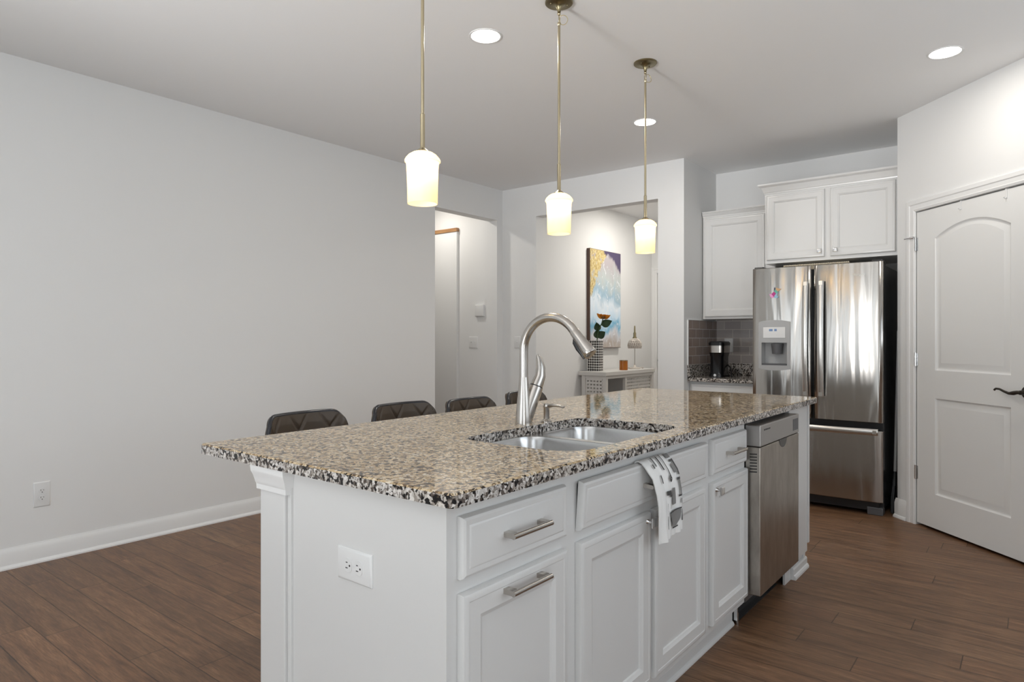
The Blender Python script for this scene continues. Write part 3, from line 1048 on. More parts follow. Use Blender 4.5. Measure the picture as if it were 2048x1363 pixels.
# countertop with the sink cut-out
CX0, CX1, CY0, CY1 = -1.945, -0.910, 0.952, 3.755
ct = thing('island_countertop', (-1.43, 2.35, CB), 'polished speckled beige granite island top with a sink cut-out', 'countertop')
hole = rrect(-1.408, 1.497, -0.978, 2.203, [0.075, 0.105, 0.075, 0.075], 8)
g = G()
out0 = rrect(CX0, CY0, CX1, CY1, 0.014, 4)
out1 = rrect(CX0 + 0.0035, CY0 + 0.0035, CX1 - 0.0035, CY1 - 0.0035, 0.012, 4)
for z, lp in ((CT, out1), (CB, out0)):
    ed = []
    for pl in (lp, hole):
        vs = [g.v((a, b, z)) for a, b in pl]
        ed += [g.bm.edges.new((vs[i], vs[(i + 1) % len(vs)])) for i in range(len(vs))]
    for q in bmesh.ops.triangle_fill(g.bm, use_beauty=True, edges=ed)['geom']:
        if isinstance(q, bmesh.types.BMFace):
            q.material_index = 0
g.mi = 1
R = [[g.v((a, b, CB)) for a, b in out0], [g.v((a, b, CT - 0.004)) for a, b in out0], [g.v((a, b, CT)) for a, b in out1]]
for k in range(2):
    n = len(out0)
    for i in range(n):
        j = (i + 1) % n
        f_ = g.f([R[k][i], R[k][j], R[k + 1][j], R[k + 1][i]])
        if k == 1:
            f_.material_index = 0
A = [g.v((a, b, CB)) for a, b in hole]; B = [g.v((a, b, CT)) for a, b in hole]
for i in range(len(A)):
    g.f([A[i], A[(i + 1) % len(A)], B[(i + 1) % len(A)], B[i]])
bmesh.ops.remove_doubles(g.bm, verts=g.bm.verts, dist=1e-6)
obj('slab', g, [M['granite'], M['granite_cool_lit']], ct, smooth=30)

# undermount double sink
sk = thing('kitchen_sink', (-1.19, 1.85, 0.68), 'stainless double-bowl undermount sink in the island', 'sink')
bowls = [(1.505, 1.862), (1.894, 2.198)]
fl_out = rrect(-1.43, 1.47, -0.992, 2.23, 0.08, 6)
BX = (-1.402, -1.000)
holes = [rrect(BX[0], a, BX[1], b, 0.07, 8) for a, b in bowls]
obj('rim', G().plate(fl_out, holes, CB - 0.004, CB - 0.0005), M['steel_sink'], sk, smooth=30)
for (a, b) in bowls:
    g = G()
    rings = []
    for inset, z, rr in ((0, CB - 0.002, 0.07), (0.003, 0.870, 0.07), (0.010, 0.74, 0.068), (0.016, 0.715, 0.066), (0.030, 0.700, 0.06), (0.05, 0.695, 0.05)):
        rings.append([(p, q, z) for p, q in rrect(BX[0] + inset, a + inset, BX[1] - inset, b - inset, rr, 8)])
    g.loops(rings, False, True)
    ob = obj('basin', g, M['steel_sink'], sk, smooth=50)
    cx, cy = (BX[0] + BX[1]) / 2, (a + b) / 2
    obj('drain', G().lathe([(0.0005, 0.697), (0.030, 0.697), (0.043, 0.699), (0.045, 0.6955)], (cx, cy, 0), 24), M['chrome'], ob)

# faucet
fx, fy = -1.470, 1.915
fa = thing('kitchen_faucet', (fx, fy, CT), 'tall brushed nickel pull-down gooseneck faucet behind the island sink', 'faucet')
g = G().lathe([(0.0005, CT), (0.0315, CT), (0.0315, CT + 0.003), (0.029, CT + 0.03), (0.024, CT + 0.085), (0.0185, CT + 0.14), (0.0165, CT + 0.17)], (fx, fy, 0), 32)
obj('body', g, M['nickel'], fa, smooth=60)
# neck: column then arch towards +X
pts = [(fx, fy, CT + 0.16), (fx, fy, 1.05), (fx, fy, 1.12)]
R_, cx, cz = 0.121, fx + 0.121, 1.180
for k in range(0, 19):
    a = PI - (PI * 0.80) * k / 18
    pts.append((cx + R_ * math.cos(a), fy, cz + R_ * math.sin(a)))
e = Vector(pts[-1]); d_ = (Vector(pts[-1]) - Vector(pts[-2])).normalized()
obj('neck', G().tube(pts, [0.0165] + [0.0160] * (len(pts) - 1), 24), M['nickel'], fa, smooth=60)
sp0 = e - d_ * 0.002
sp = [sp0 + d_ * q for q in (0, 0.004, 0.006, 0.028, 0.060, 0.090, 0.101, 0.104)]
sp = [p + Vector((0.010, 0, -0.006)) * (max(0, i - 3) / 4) * 0.4 for i, p in enumerate(sp)]
spray = obj('spray_head', G().tube(sp, [0.0162, 0.0162, 0.0172, 0.0178, 0.0200, 0.0235, 0.0240, 0.0215], 24), M['nickel'], fa, smooth=60)
ang = Vector((-d_.z, 0, d_.x))         # side facing the column
if ang.x > 0:
    ang = -ang
bp = [sp0 + d_ * q + ang * s_ for q, s_ in ((0.022, 0.016), (0.035, 0.024), (0.06, 0.027), (0.085, 0.026), (0.102, 0.030))]
obj('spray_button', G().tube(bp, [0.003, 0.0065, 0.007, 0.006, 0.003], 10, sx=1.2), M['black'], spray)
# side lever: valve arm rises to the right, blade above it
va = [(fx + 0.003, fy + 0.006, CT + 0.015), (fx + 0.008, fy + 0.020, CT + 0.060), (fx + 0.014, fy + 0.039, CT + 0.102), (fx + 0.018, fy + 0.052, CT + 0.131)]
obj('valve_arm', G().tube(va, [0.027, 0.0285, 0.0275, 0.0262], 28), M['nickel'], fa, smooth=60)
top = Vector(va[-1]); up = (Vector(va[-1]) - Vector(va[-2])).normalized()
obj('valve_ring', G().tube([top, top + up * 0.004], [0.0248, 0.0248], 28), M['black'], fa)
lv = [top + up * 0.004, top + up * 0.020, Vector((fx + 0.024, fy + 0.070, CT + 0.172)), Vector((fx + 0.024, fy + 0.072, CT + 0.203)), Vector((fx + 0.020, fy + 0.069, CT + 0.235)), Vector((fx + 0.016, fy + 0.064, CT + 0.252))]
obj('lever', G().tube(lv, [0.0260, 0.0255, 0.0225, 0.0190, 0.0145, 0.006], 24, sx=0.85), M['nickel'], fa, smooth=60)

# soap dispenser
sx_, sy_ = -1.432, 2.005
sd = thing('soap_dispenser', (sx_, sy_, CT), 'small brushed nickel soap pump just right of the faucet base', 'soap dispenser')
g = G().lathe([(0.0005, CT), (0.021, CT), (0.021, CT + 0.004), (0.016, CT + 0.008), (0.0115, CT + 0.012), (0.0115, CT + 0.052), (0.0125, CT + 0.056), (0.0125, CT + 0.066), (0.010, CT + 0.069), (0.0005, CT + 0.069)], (sx_, sy_, 0), 24)
obj('pump_body', g, M['nickel'], sd, smooth=40)
pts = [(sx_ + 0.004, sy_, CT + 0.058), (sx_ + 0.03, sy_, CT + 0.064), (sx_ + 0.06, sy_, CT + 0.063), (sx_ + 0.075, sy_, CT + 0.059), (sx_ + 0.083, sy_, CT + 0.063)]
obj('spout', G().tube(pts, [0.0085, 0.0065, 0.0045, 0.004, 0.003], 14), M['nickel'], sd, smooth=60)

# dish towel over the tilted false front
def towel():
    g = G()
    # path down the front from the rear of the false front; (x, z)
    top_x, top_z = -0.948, 0.853
    path = [(-0.965, 0.800), (-0.963, 0.835), (-0.957, 0.850), (-0.946, 0.8535), (-0.934, 0.848), (-0.924, 0.835), (-0.903, 0.80), (-0.897, 0.75), (-0.896, 0.715), (-0.897, 0.69), (-0.899, 0.66), (-0.900, 0.63), (-0.901, 0.600)]
    nu = 40
    grid = []
    for i, (x, z) in enumerate(path):
        t_ = max(0.0, (0.85 - z) / 0.25) if i > 3 else 0.0
        yl = 1.803 + 0.030 * min(1, t_ * 2.0) + 0.028 * max(0, t_ - 0.5)
        yr = 1.985 + 0.030 * t_
        row = []
        for k in range(nu + 1):
            u = k / nu
            y = yl + (yr - yl) * u
            fold = 0.0045 * math.sin(u * 9.0 + 0.4) * (0.35 + 0.9 * t_) + 0.004 * math.sin(u * 21 + 3 * t_) * t_
            hem = 0.020 * (u - 0.2) * t_
            row.append((x + (abs(fold) + 0.012 * max(0, 0.22 - abs(u - 0.18)) / 0.22 * t_ if i > 2 else 0.0), y, z + hem * (0.5 if i > 8 else 0.0)))
        grid.append(row)
    V = [[g.v(p) for p in r] for r in grid]
    for i in range(len(V) - 1):
        for k in range(nu):
            g.f([V[i][k], V[i][k + 1], V[i + 1][k + 1], V[i + 1][k]])
    bmesh.ops.recalc_face_normals(g.bm, faces=g.bm.faces)
    bmesh.ops.solidify(g.bm, geom=g.bm.faces[:], thickness=0.0035)

    # printed marks laid just on the cloth
    def surf(u, s):
        s = max(0, min(len(grid) - 1.001, s)); i = int(s); fr = s - i
        k = max(0, min(nu - 0.001, u * nu)); j = int(k); fk = k - j
        a = Vector(grid[i][j]).lerp(Vector(grid[i][j + 1]), fk); b = Vector(grid[i + 1][j]).lerp(Vector(grid[i + 1][j + 1]), fk)
        p = a.lerp(b, fr)
        n = (Vector(grid[i][j + 1]) - Vector(grid[i][j])).cross(Vector(grid[i + 1][j]) - Vector(grid[i][j]))
        if n.x < 0:
            n = -n
        return p + n.normalized() * 0.0050

    def mark(u0, u1, s0, s1, mi, n=6, shape=None):
        vs = []
        for a in range(n + 1):
            row = []
            for b in range(n + 1):
                uu, ss = b / n, a / n
                if shape:
                    uu, ss = shape(uu, ss)
                row.append(g.v(surf(u0 + (u1 - u0) * uu, s0 + (s1 - s0) * ss)))
            vs.append(row)
        for a in range(n):
            for b in range(n):
                f_ = g.f([vs[a][b], vs[a][b + 1], vs[a + 1][b + 1], vs[a + 1][b]])
                if f_:
                    f_.material_index = mi
    # mixing bowl: narrows towards its foot
    mark(0.42, 0.86, 9.35, 11.0, 2, 8, lambda u, s: (0.5 + (u - 0.5) * math.sqrt(max(0.10, 1 - s * s * 0.92)), s))
    mark(0.54, 0.76, 11.05, 11.20, 1, 2)
    mark(0.40, 0.88, 9.22, 9.36, 1, 4)
    # bottle, spoon and lettering blocks
    mark(0.52, 0.72, 6.9, 8.5, 2, 4, lambda u, s: (0.5 + (u - 0.5) * (0.5 + 0.5 * s) + 0.3 * (1 - s) - 0.1, s))
    mark(0.36, 0.50, 6.95, 7.30, 1, 2); mark(0.44, 0.50, 7.3, 7.5, 1, 2)
    mark(0.30, 0.35, 8.0, 9.1, 1, 3); mark(0.28, 0.32, 9.5, 10.9, 1, 3)
    mark(0.46, 0.50, 3.6, 5.6, 1, 6); mark(0.30, 0.335, 3.6, 5.2, 1, 6); mark(0.62, 0.65, 3.4, 6.1, 1, 6)
    mark(0.55, 0.67, 6.05, 6.50, 1, 6, lambda u, s: (0.5 + (u - 0.5) * math.sin(PI * (0.1 + 0.8 * s)), s))
    mark(0.575, 0.645, 6.15, 6.40, 0, 4, lambda u, s: (0.5 + (u - 0.5) * math.sin(PI * (0.1 + 0.8 * s)), s))
    mark(0.80, 0.95, 3.6, 4.6, 2, 3); mark(0.83, 0.98, 4.95, 5.15, 1, 2); mark(0.92, 0.98, 5.15, 6.2, 1, 3); mark(0.80, 0.92, 5.3, 6.0, 2, 3)
    mark(0.84, 0.97, 6.35, 6.5, 1, 2); mark(0.88, 0.95, 6.5, 7.6, 2, 4); mark(0.82, 0.98, 7.62, 7.78, 1, 2)
    mark(0.88, 0.97, 8.0, 8.75, 1, 4); mark(0.905, 0.945, 8.15, 8.6, 0, 3)
    mark(0.93, 0.99, 9.6, 10.9, 1, 3)
    mark(0.19, 0.23, 4.9, 5.3, 1, 2); mark(0.24, 0.28, 5.9, 6.4, 1, 2)
    return obj('dish_towel', g, [M['towel'], M['ink'], M['ink2']], smooth=60, label='white printed dish towel hanging over the tilted front below the sink', cat='towel', origin=(-0.92, 1.90, 0.60))


towel()

# dishwasher
DY0, DY1, DX = 2.802, 3.372, -0.902
dw = thing('dishwasher', (-1.2, 3.09, 0), 'stainless dishwasher with worn dull front built into the island', 'dishwasher')
obj('tub', G().box(XBK + 0.01, DY0 + 0.012, 0.10, XF - 0.004, DY1 - 0.004, 0.868), M['greydark'], dw, smooth=0)
g = G().box(XF - 0.002, DY0 + 0.001, 0.143, DX, DY1, 0.768)
obj('door', g, M['steel_dw'], dw, smooth=0, bevel=0.004)
g = G().box(XF - 0.002, DY0 + 0.001, 0.7705, DX + 0.001, DY1, 0.860)
pn = obj('control_panel', g, mat('satin_panel', (0.40, 0.385, 0.37), 0.35, 0.7), dw, smooth=0, bevel=0.004)
g = G()
for k in range(4):
    g.box(DX + 0.0012, DY0 + 0.045 + k * 0.022, 0.835, DX + 0.0020, DY0 + 0.060 + k * 0.022, 0.841)
obj('indicator_lights', g, M['black'], pn, smooth=0)
g = G().box(DX + 0.0012, DY1 - 0.10, 0.788, DX + 0.0022, DY1 - 0.02, 0.842)
obj('button_pad', g, M['greydark'], pn, smooth=0)
# pocket handle under the control panel
g = G(face_x(DX, (DY0 + DY1) / 2 + 0.03, 0.7695))
pts = [(-0.055, 0.0)] + [(0.055 * math.cos(PI + PI * k / 14), 0.038 * math.sin(PI + PI * k / 14)) for k in range(1, 14)] + [(0.055, 0.0)]
g.prism(pts, 0.0003, 0.0012)
obj('pocket_handle', g, M['blackgloss'], dw, smooth=0)
# side vent in the door edge
g = G()
for k in range(7):
    z = 0.735 - k * 0.0125
    g.loops([[(DX - 0.044, DY0 - 0.0006, z), (DX - 0.014, DY0 - 0.0006, z + 0.002), (DX - 0.014, DY0 - 0.0006, z + 0.0065), (DX - 0.044, DY0 - 0.0006, z + 0.0045)],
             [(DX - 0.044, DY0 + 0.002, z), (DX - 0.014, DY0 + 0.002, z + 0.002), (DX - 0.014, DY0 + 0.002, z + 0.0065), (DX - 0.044, DY0 + 0.002, z + 0.0045)]])
obj('side_vent', g, M['black'], dw, smooth=0)
g = G().box(-1.035, DY0 + 0.01, 0.012, -1.028, DY1 - 0.01, 0.14).box(-1.035, DY0 + 0.01, 0.010, -1.000, DY1 - 0.01, 0.014)
obj('kick_plate', g, M['darkgrey'], dw, smooth=0)
g = G().box(-1.012, DY0 - 0.004, 0.02, -0.998, DY0 + 0.006, 0.10).cyl((-1.005, DY0 + 0.012, 0.0), (-1.005, DY0 + 0.012, 0.05), 0.007, 10)
obj('leveling_foot', g, M['chrome'], dw, smooth=30)

# ------------------------------------------------------------------ bar stools
def make_stool():
    r = thing('bar_stool', (0, 0, 0), 'x', 'stool', 'quilted brown bar stools')
    # faces +X; backrest at x=-0.19
    HW = 0.195

    def back_pt(u, v, off):
        # u across -1..1, v 0..1 up
        y = u * HW * (1 - 0.05 * (1 - v))
        x = -0.205 + 0.055 * (abs(u) ** 2.2) - 0.03 * v
        z = 0.60 + 0.33 * v
        # round the top corners
        rr = 0.30
        if abs(u) > 1 - rr and v > 1 - rr * 1.25:
            pu = (abs(u) - (1 - rr)) / rr; pv = (v - (1 - rr * 1.25)) / (rr * 1.25)
            m_ = max(pu, pv, 1e-6); l_ = math.hypot(pu, pv)
            s_ = m_ / l_
            y = math.copysign(HW * (1 - rr + rr * pu * s_), u); z = 0.60 + 0.33 * (1 - rr * 1.25 + rr * 1.25 * pv * s_)
        return Vector((x + off, y, z))

    N = 80

    def quilt(u, v):
        a, b = (u * 1.37 + v * 1.45 + 0.02) % 1.0, (u * 1.37 - v * 1.45 + 0.30) % 1.0
        d = min(a, 1 - a, b, 1 - b)
        return 0.008 * min(d / 0.065, 1.0) - 0.003

    g = G()
    F = [[g.v(back_pt(-1 + 2 * i / N, j / N, 0.020 + quilt(-1 + 2 * i / N, j / N) * min(1, 6 * min(i, N - i) / N + 0.2) * min(1, 8 * (N - j) / N + 0.1))) for i in range(N + 1)] for j in range(N + 1)]
    Bk = [[g.v(back_pt(-1 + 2 * i / N, j / N, -0.018)) for i in range(N + 1)] for j in range(N + 1)]
    for j in range(N):
        for i in range(N):
            g.f([F[j][i], F[j][i + 1], F[j + 1][i + 1], F[j + 1][i]])
            g.f([Bk[j][i], Bk[j + 1][i], Bk[j + 1][i + 1], Bk[j][i + 1]])
    bd = [(0, i) for i in range(N)] + [(j, N) for j in range(N)] + [(N, i) for i in range(N, 0, -1)] + [(j, 0) for j in range(N, 0, -1)]
    for k in range(len(bd)):
        (a, b), (c, d) = bd[k], bd[(k + 1) % len(bd)]
        g.f([F[a][b], F[c][d], Bk[c][d], Bk[a][b]])
    back = obj('backrest', g, M['leather'], r, local=True, smooth=50)
    ed = [back_pt(-1, j / 30, 0.006) for j in range(31)] + [back_pt(-1 + 2 * i / 40, 1, 0.006) for i in range(1, 40)] + [back_pt(1, j / 30, 0.006) for j in range(30, -1, -1)]
    obj('piping', G().tube(ed, 0.0105, 10, sx=1.0), M['piping'], back, local=True, smooth=60)
    g = G()
    rings = []
    for ins, z in ((0.02, 0.585), (0.0, 0.60), (0.0, 0.635), (0.012, 0.652), (0.04, 0.660)):
        rings.append([(a, b, z) for a, b in rrect(-0.20 + ins, -0.20 + ins, 0.20 - ins, 0.20 - ins, 0.07, 6)])
    g.loops(rings)
    obj('seat', g, M['leather'], r, local=True, smooth=45)
    g = G().cyl((0, 0, 0.02), (0, 0, 0.30), 0.028, 20).cyl((0, 0, 0.30), (0, 0, 0.585), 0.019, 20)
    obj('column', g, M['chrome'], r, local=True)
    obj('base', G().lathe([(0.0005, 0.0), (0.205, 0.0), (0.205, 0.006), (0.16, 0.013), (0.05, 0.026), (0.030, 0.045), (0.0005, 0.046)], n=40), M['chrome'], r, local=True, smooth=60)
    pts = [(0.02, -0.02, 0.26), (0.05, -0.13, 0.26), (0.14, -0.15, 0.26), (0.17, -0.10, 0.26), (0.17, 0.10, 0.26), (0.14, 0.15, 0.26), (0.05, 0.13, 0.26), (0.02, 0.02, 0.26)]
    obj('footrest', G().tube(pts, 0.010, 12), M['chrome'], r, local=True, smooth=60)
    return r


ps = make_stool()
for i, (y, dz, rz, lab) in enumerate(((1.612, -0.020, 0.02, 'nearest brown quilted bar stool, most of its backrest showing over the granite edge'),
                                      (2.138, -0.024, -0.03, 'second brown quilted bar stool from the camera, backrest in front of the bare left wall'),
                                      (2.620, -0.036, 0.0, 'third brown quilted bar stool from the camera, backrest below the hall opening'),
                                      (3.112, -0.026, 0.03, 'farthest brown quilted bar stool, partly hidden behind the faucet'))):
    o = place(ps, (-2.185, y, 0), rz, lab, i == 0)
    o.scale = (1, 1, 1 + dz)

# ------------------------------------------------------------------ refrigerator
RX0, RXM0, RXM1, RX1 = -1.700, -1.281, -1.259, -0.817
RYF = 5.085
fr = thing('refrigerator', (-1.26, 5.5, 0), 'stainless french-door refrigerator with ice dispenser under white wall cabinets', 'refrigerator')
obj('body', G().box(-1.690, 5.170, 0.045, -0.822, 5.860, 1.735), M['darkgrey'], fr, smooth=0, bevel=0.004)


def fridge_panel(x0, x1, z0, z1, name, hole=None):
    """door with a gently bowed front; hole=(x0,z0,x1,z1) cut through the face as a recess"""
    nx = 28
    g = G()
    xc, hw_ = (x0 + x1) / 2, (x1 - x0) / 2

    def yf(x):
        u = (x - xc) / hw_
        e_ = max(0.0, (abs(u) - 0.95) / 0.05)
        return RYF + 0.009 * u * u + 0.010 * e_ ** 2
    xs = sorted(set([x0 + (x1 - x0) * k / nx for k in range(nx + 1)] + ([hole[0], hole[2]] if hole else [])))
    zs = sorted(set([z0, z0 + 0.004, z1 - 0.004, z1] + ([hole[1], hole[3]] if hole else [])))
    vt = {}

    def vv_(i, j):
        if (i, j) not in vt:
            z = zs[j]
            off = 0.004 if j in (0, len(zs) - 1) else 0
            vt[(i, j)] = g.v((xs[i], yf(xs[i]) + off, z))
        return vt[(i, j)]
    for i in range(len(xs) - 1):
        for j in range(len(zs) - 1):
            cx_, cz_ = (xs[i] + xs[i + 1]) / 2, (zs[j] + zs[j + 1]) / 2
            if hole and hole[0] < cx_ < hole[2] and hole[1] < cz_ < hole[3]:
                continue
            g.f([vv_(i, j), vv_(i + 1, j), vv_(i + 1, j + 1), vv_(i, j + 1)])
    g.box(x0 + 0.001, RYF + 0.0195, z0, x1 - 0.001, RYF + 0.078, z1) if not hole else None
    if hole:
        a, b, c, d = hole
        g.box(x0 + 0.001, RYF + 0.0195, z0, a, RYF + 0.078, z1).box(c, RYF + 0.0195, z0, x1 - 0.001, RYF + 0.078, z1)
        g.box(a, RYF + 0.0195, z0, c, RYF + 0.078, b).box(a, RYF + 0.0195, d, c, RYF + 0.078, z1)
    # top and bottom lips between bowed face and the box
    for z in (z0, z1):
        for i in range(len(xs) - 1):
            A = [(xs[i], yf(xs[i]) + 0.004, z), (xs[i + 1], yf(xs[i + 1]) + 0.004, z), (xs[i + 1], RYF + 0.03, z), (xs[i], RYF + 0.03, z)]
            g.f([g.v(p) for p in A])
    bmesh.ops.remove_doubles(g.bm, verts=g.bm.verts, dist=1e-5)
    return obj(name, g, M['steel'], fr, smooth=40)


DH_ = (-1.640, 1.000, -1.428, 1.335)
dl = fridge_panel(RX0, RXM0, 0.645, 1.757, 'door', DH_)
drr = fridge_panel(RXM1, RX1, 0.645, 1.757, 'door')
dz_ = fridge_panel(RX0, RX1, 0.098, 0.588, 'freezer_drawer')


def fridge_handle(x, z0, z1, parent):
    g = G()
    rings = []
    n = 16
    for k in range(n + 1):
        u = k / n
        z = z0 + (z1 - z0) * u
        bow = 0.028 * (1 - (2 * u - 1) ** 2)
        y0 = RYF - 0.030 - bow
        rings.append([(x - 0.019, y0 + 0.004, z), (x - 0.012, y0, z), (x + 0.012, y0, z), (x + 0.019, y0 + 0.004, z), (x + 0.019, y0 + 0.016, z), (x - 0.019, y0 + 0.016, z)])
    g.loops(rings)
    for z in (z0 + 0.015, z1 - 0.015):
        g.box(x - 0.012, RYF - 0.036, z - 0.014, x + 0.012, RYF + 0.004, z + 0.014)
    h = obj('handle', g, M['steel_handle'], parent, smooth=40)
    # dark inner grip
    g = G(); rings = []
    for k in range(n + 1):
        u = k / n
        z = z0 + 0.01 + (z1 - z0 - 0.02) * u
        bow = 0.028 * (1 - (2 * u - 1) ** 2)
        y0 = RYF - 0.014 - bow
        rings.append([(x - 0.014, y0, z), (x + 0.0185, y0, z), (x + 0.0185, y0 + 0.010 + bow * 0.5, z), (x - 0.014, y0 + 0.010 + bow * 0.5, z)])
    g.loops(rings)
    obj('grip', g, M['black'], h, smooth=40)


fridge_handle(-1.308, 0.812, 1.638, dl)
fridge_handle(-1.204, 0.812, 1.638, drr)
g = G()
rings = []
for k in range(17):
    u = k / 16
    x = RX0 + 0.05 + (RX1 - RX0 - 0.075) * u
    bow = 0.020 * (1 - (2 * u - 1) ** 2)
    y0 = RYF - 0.030 - bow
    rings.append([(x, y0 + 0.006, 0.562), (x, y0, 0.570), (x, y0, 0.598), (x, y0 + 0.006, 0.606), (x, y0 + 0.016, 0.606), (x, y0 + 0.016, 0.562)])
g.loops(rings)
for x in (RX0 + 0.07, RX1 - 0.045):
    g.box(x - 0.012, RYF - 0.036, 0.572, x + 0.012, RYF + 0.012, 0.596)
obj('handle', g, M['steel_handle'], dz_, smooth=40)
g = G()
cu = bpy.data.curves.new('badge_text', 'FONT'); cu.body = 'Whirlpool'; cu.size = 0.026; cu.extrude = 0.0008; cu.shear = 0.15
to = bpy.data.objects.new('badge_text', cu); COL.objects.link(to)
bpy.context.view_layer.update()
tm = bpy.data.meshes.new_from_object(to.evaluated_get(bpy.context.evaluated_depsgraph_get()))
bpy.data.objects.remove(to)
g = G(); g.bm.from_mesh(tm); bpy.data.meshes.remove(tm)
wdt = max(v_.co.x for v_ in g.bm.verts)
g.bm.transform(face_my(-1.012, RYF - 0.0002, 1.662) @ Matrix.Diagonal((0.088 / wdt, 1, 1, 1)))
obj('badge', g, M['chrome'], drr, smooth=0)
g = G().box(RX0 + 0.03, 5.14, 0.03, RX1 - 0.03, 5.20, 0.092)
obj('kick_grille', g, M['black'], fr, smooth=0)
for x in (RX1 - 0.055, RX0 + 0.055):
    obj('foot', G().box(x - 0.05, 5.135, 0.0, x + 0.048, 5.22, 0.055), M['greydark'], fr, smooth=0, bevel=0.006)
for x in (RX1 - 0.04, RX0 + 0.04):
    obj('hinge_cover', G().box(x - 0.035, 5.12, 1.7355, x + 0.035, 5.24, 1.772), M['black'], fr, smooth=0, bevel=0.008)
# dispenser in the left door
disp = G(face_my(-1.534, RYF + 0.001, 1.175))


def disp_ring(i):
    pts = []
    w2, h2 = 0.115 - i, 0.175 - i
    n = 10
    for k in range(n + 1):
        u = -1 + 2 * k / n
        pts.append((u * w2, -h2 - 0.014 * (1 - u * u)))
    for k in range(n + 1):
        u = 1 - 2 * k / n
        pts.append((u * w2, h2 + 0.014 * (1 - u * u)))
    return pts


ho = [(-0.092, -0.150), (0.092, -0.150), (0.092, 0.020), (-0.092, 0.020)]
g = G(face_my(-1.534, RYF + 0.002, 1.175))
g.plate(disp_ring(0), [ho], -0.002, 0.008)
g.loops([[(a, b, d) for a, b in ho] for d in (0.008, 0.004)] + [[(a * 0.92, b + (0.01 if b < 0 else 0), -0.055) for a, b in ho]], False, True)
dsp = obj('dispenser', g, M['greyplastic'], dl, smooth=30)
g = G(face_my(-1.534, RYF + 0.002, 1.175)).box(-0.080, 0.055, 0.008, 0.080, 0.135, 0.0100)
obj('control_panel', g, M['plate'], dsp, smooth=0, bevel=0.002)
g = G(face_my(-1.534, RYF + 0.002, 1.175)).box(-0.036, 0.105, 0.010, -0.010, 0.122, 0.0108).box(0.002, 0.105, 0.010, 0.020, 0.122, 0.0108)
obj('display', g, M['display'], dsp, smooth=0)
g = G(face_my(-1.534, RYF + 0.002, 1.175))
g.lathe([(0.0005, -0.065), (0.036, -0.065), (0.040, -0.03), (0.044, 0.012), (0.0005, 0.012)], (0.012, 0, -0.03), 20, axis='y')
obj('chute', g, M['greydark'], dsp, smooth=40)
g = G(face_my(-1.534, RYF + 0.002, 1.175)).box(-0.088, -0.150, -0.05, 0.088, -0.138, 0.006)
obj('drip_tray', g, M['greydark'], dsp, smooth=0)

# magnet on the left door
mg = G(face_my(-1.524, RYF - 0.0005, 1.566))
for mi, poly in ((0, [(-0.045, -0.006), (-0.030, -0.006), (-0.020, -0.004), (-0.012, -0.030), (-0.026, -0.038), (-0.038, -0.026)]),
                 (1, [(-0.030, -0.006), (-0.008, 0.014), (0.004, 0.008), (-0.004, -0.030), (-0.012, -0.030)]),
                 (2, [(-0.012, 0.012), (-0.004, 0.030), (0.014, 0.022), (0.018, 0.004), (0.004, -0.006)]),
                 (3, [(0.0, 0.028), (0.006, 0.040), (0.024, 0.032), (0.042, 0.030), (0.030, 0.018), (0.016, 0.010)]),
                 (4, [(0.004, -0.006), (0.016, 0.004), (0.010, -0.020), (0.022, -0.028), (0.012, -0.038), (-0.012, -0.036), (-0.006, -0.018)]),
                 (5, [(-0.010, 0.040), (-0.004, 0.042), (-0.002, 0.026), (-0.012, 0.012)])):
    mg.mi = mi
    mg.prism(poly, 0.0, 0.004 + 0.0003 * mi)
obj('fridge_magnet', mg, [mat('magnet_pink', (0.75, 0.30, 0.55), 0.3), mat('magnet_magenta', (0.45, 0.02, 0.20), 0.3), mat('magnet_teal', (0.12, 0.40, 0.32), 0.3), mat('magnet_tan', (0.55, 0.33, 0.16), 0.3),
                          mat('magnet_blue', (0.28, 0.48, 0.60), 0.3), mat('magnet_navy', (0.02, 0.02, 0.06), 0.3)], smooth=0,
    label='small multicoloured cut-out magnet on the left refrigerator door', cat='magnet', origin=(-1.524, RYF, 1.566))

# beaded tray on top of the refrigerator
tr_ = thing('beaded_tray', (-1.27, 5.40, 1.737), 'cream tray with a beaded rim lying on top of the refrigerator', 'tray')
obj('tray_base', G().box(-1.50, 5.20, 1.7375, -1.045, 5.60, 1.752), M['cream'], tr_, smooth=0, bevel=0.003)
g = G()
for k in range(38):
    x = -1.494 + 0.442 * k / 37
    g.sphere((x, 5.196, 1.774 - 0.004 * 0), 0.0065, 8, 6)
g.cyl((-1.50, 5.203, 1.766), (-1.045, 5.203, 1.766), 0.006, 8)
g.box(-1.497, 5.200, 1.750, -1.048, 5.206, 1.766)
obj('beaded_rim', g, M['cream'], tr_, smooth=40)

# broom in the gap right of the refrigerator
br = thing('broom', (-0.785, 5.34, 0), 'black broom with a thin white pole standing between the refrigerator and the pantry wall', 'broom')
g = G()
for k in range(34):
    a = k * 2.399
    rr = math.sqrt(k / 34)
    y = 5.34 + 0.075 * rr * math.cos(a); x = -0.784 + 0.014 * rr * math.sin(a)
    g.tube([(-0.781 + (x + 0.784) * 0.6, 5.34 + (y - 5.34) * 0.45, 0.215), (x, y, 0.10), (x, y + (y - 5.34) * 0.25, 0.003)], [0.006, 0.007, 0.004], 6)
obj('bristles', g, M['black'], br, smooth=40)
obj('broom_head', G().loops([[(a - 0.781, b + 5.34, z) for a, b in rrect(-q, -w2, q, w2, q * 0.8, 4)] for q, w2, z in ((0.018, 0.05, 0.19), (0.018, 0.045, 0.225), (0.014, 0.025, 0.255), (0.011, 0.013, 0.285))]), M['black'], br, smooth=40)
obj('pole', G().cyl((-0.781, 5.34, 0.27), (-0.768, 5.40, 1.28), 0.0095, 12), M['plate'], br)

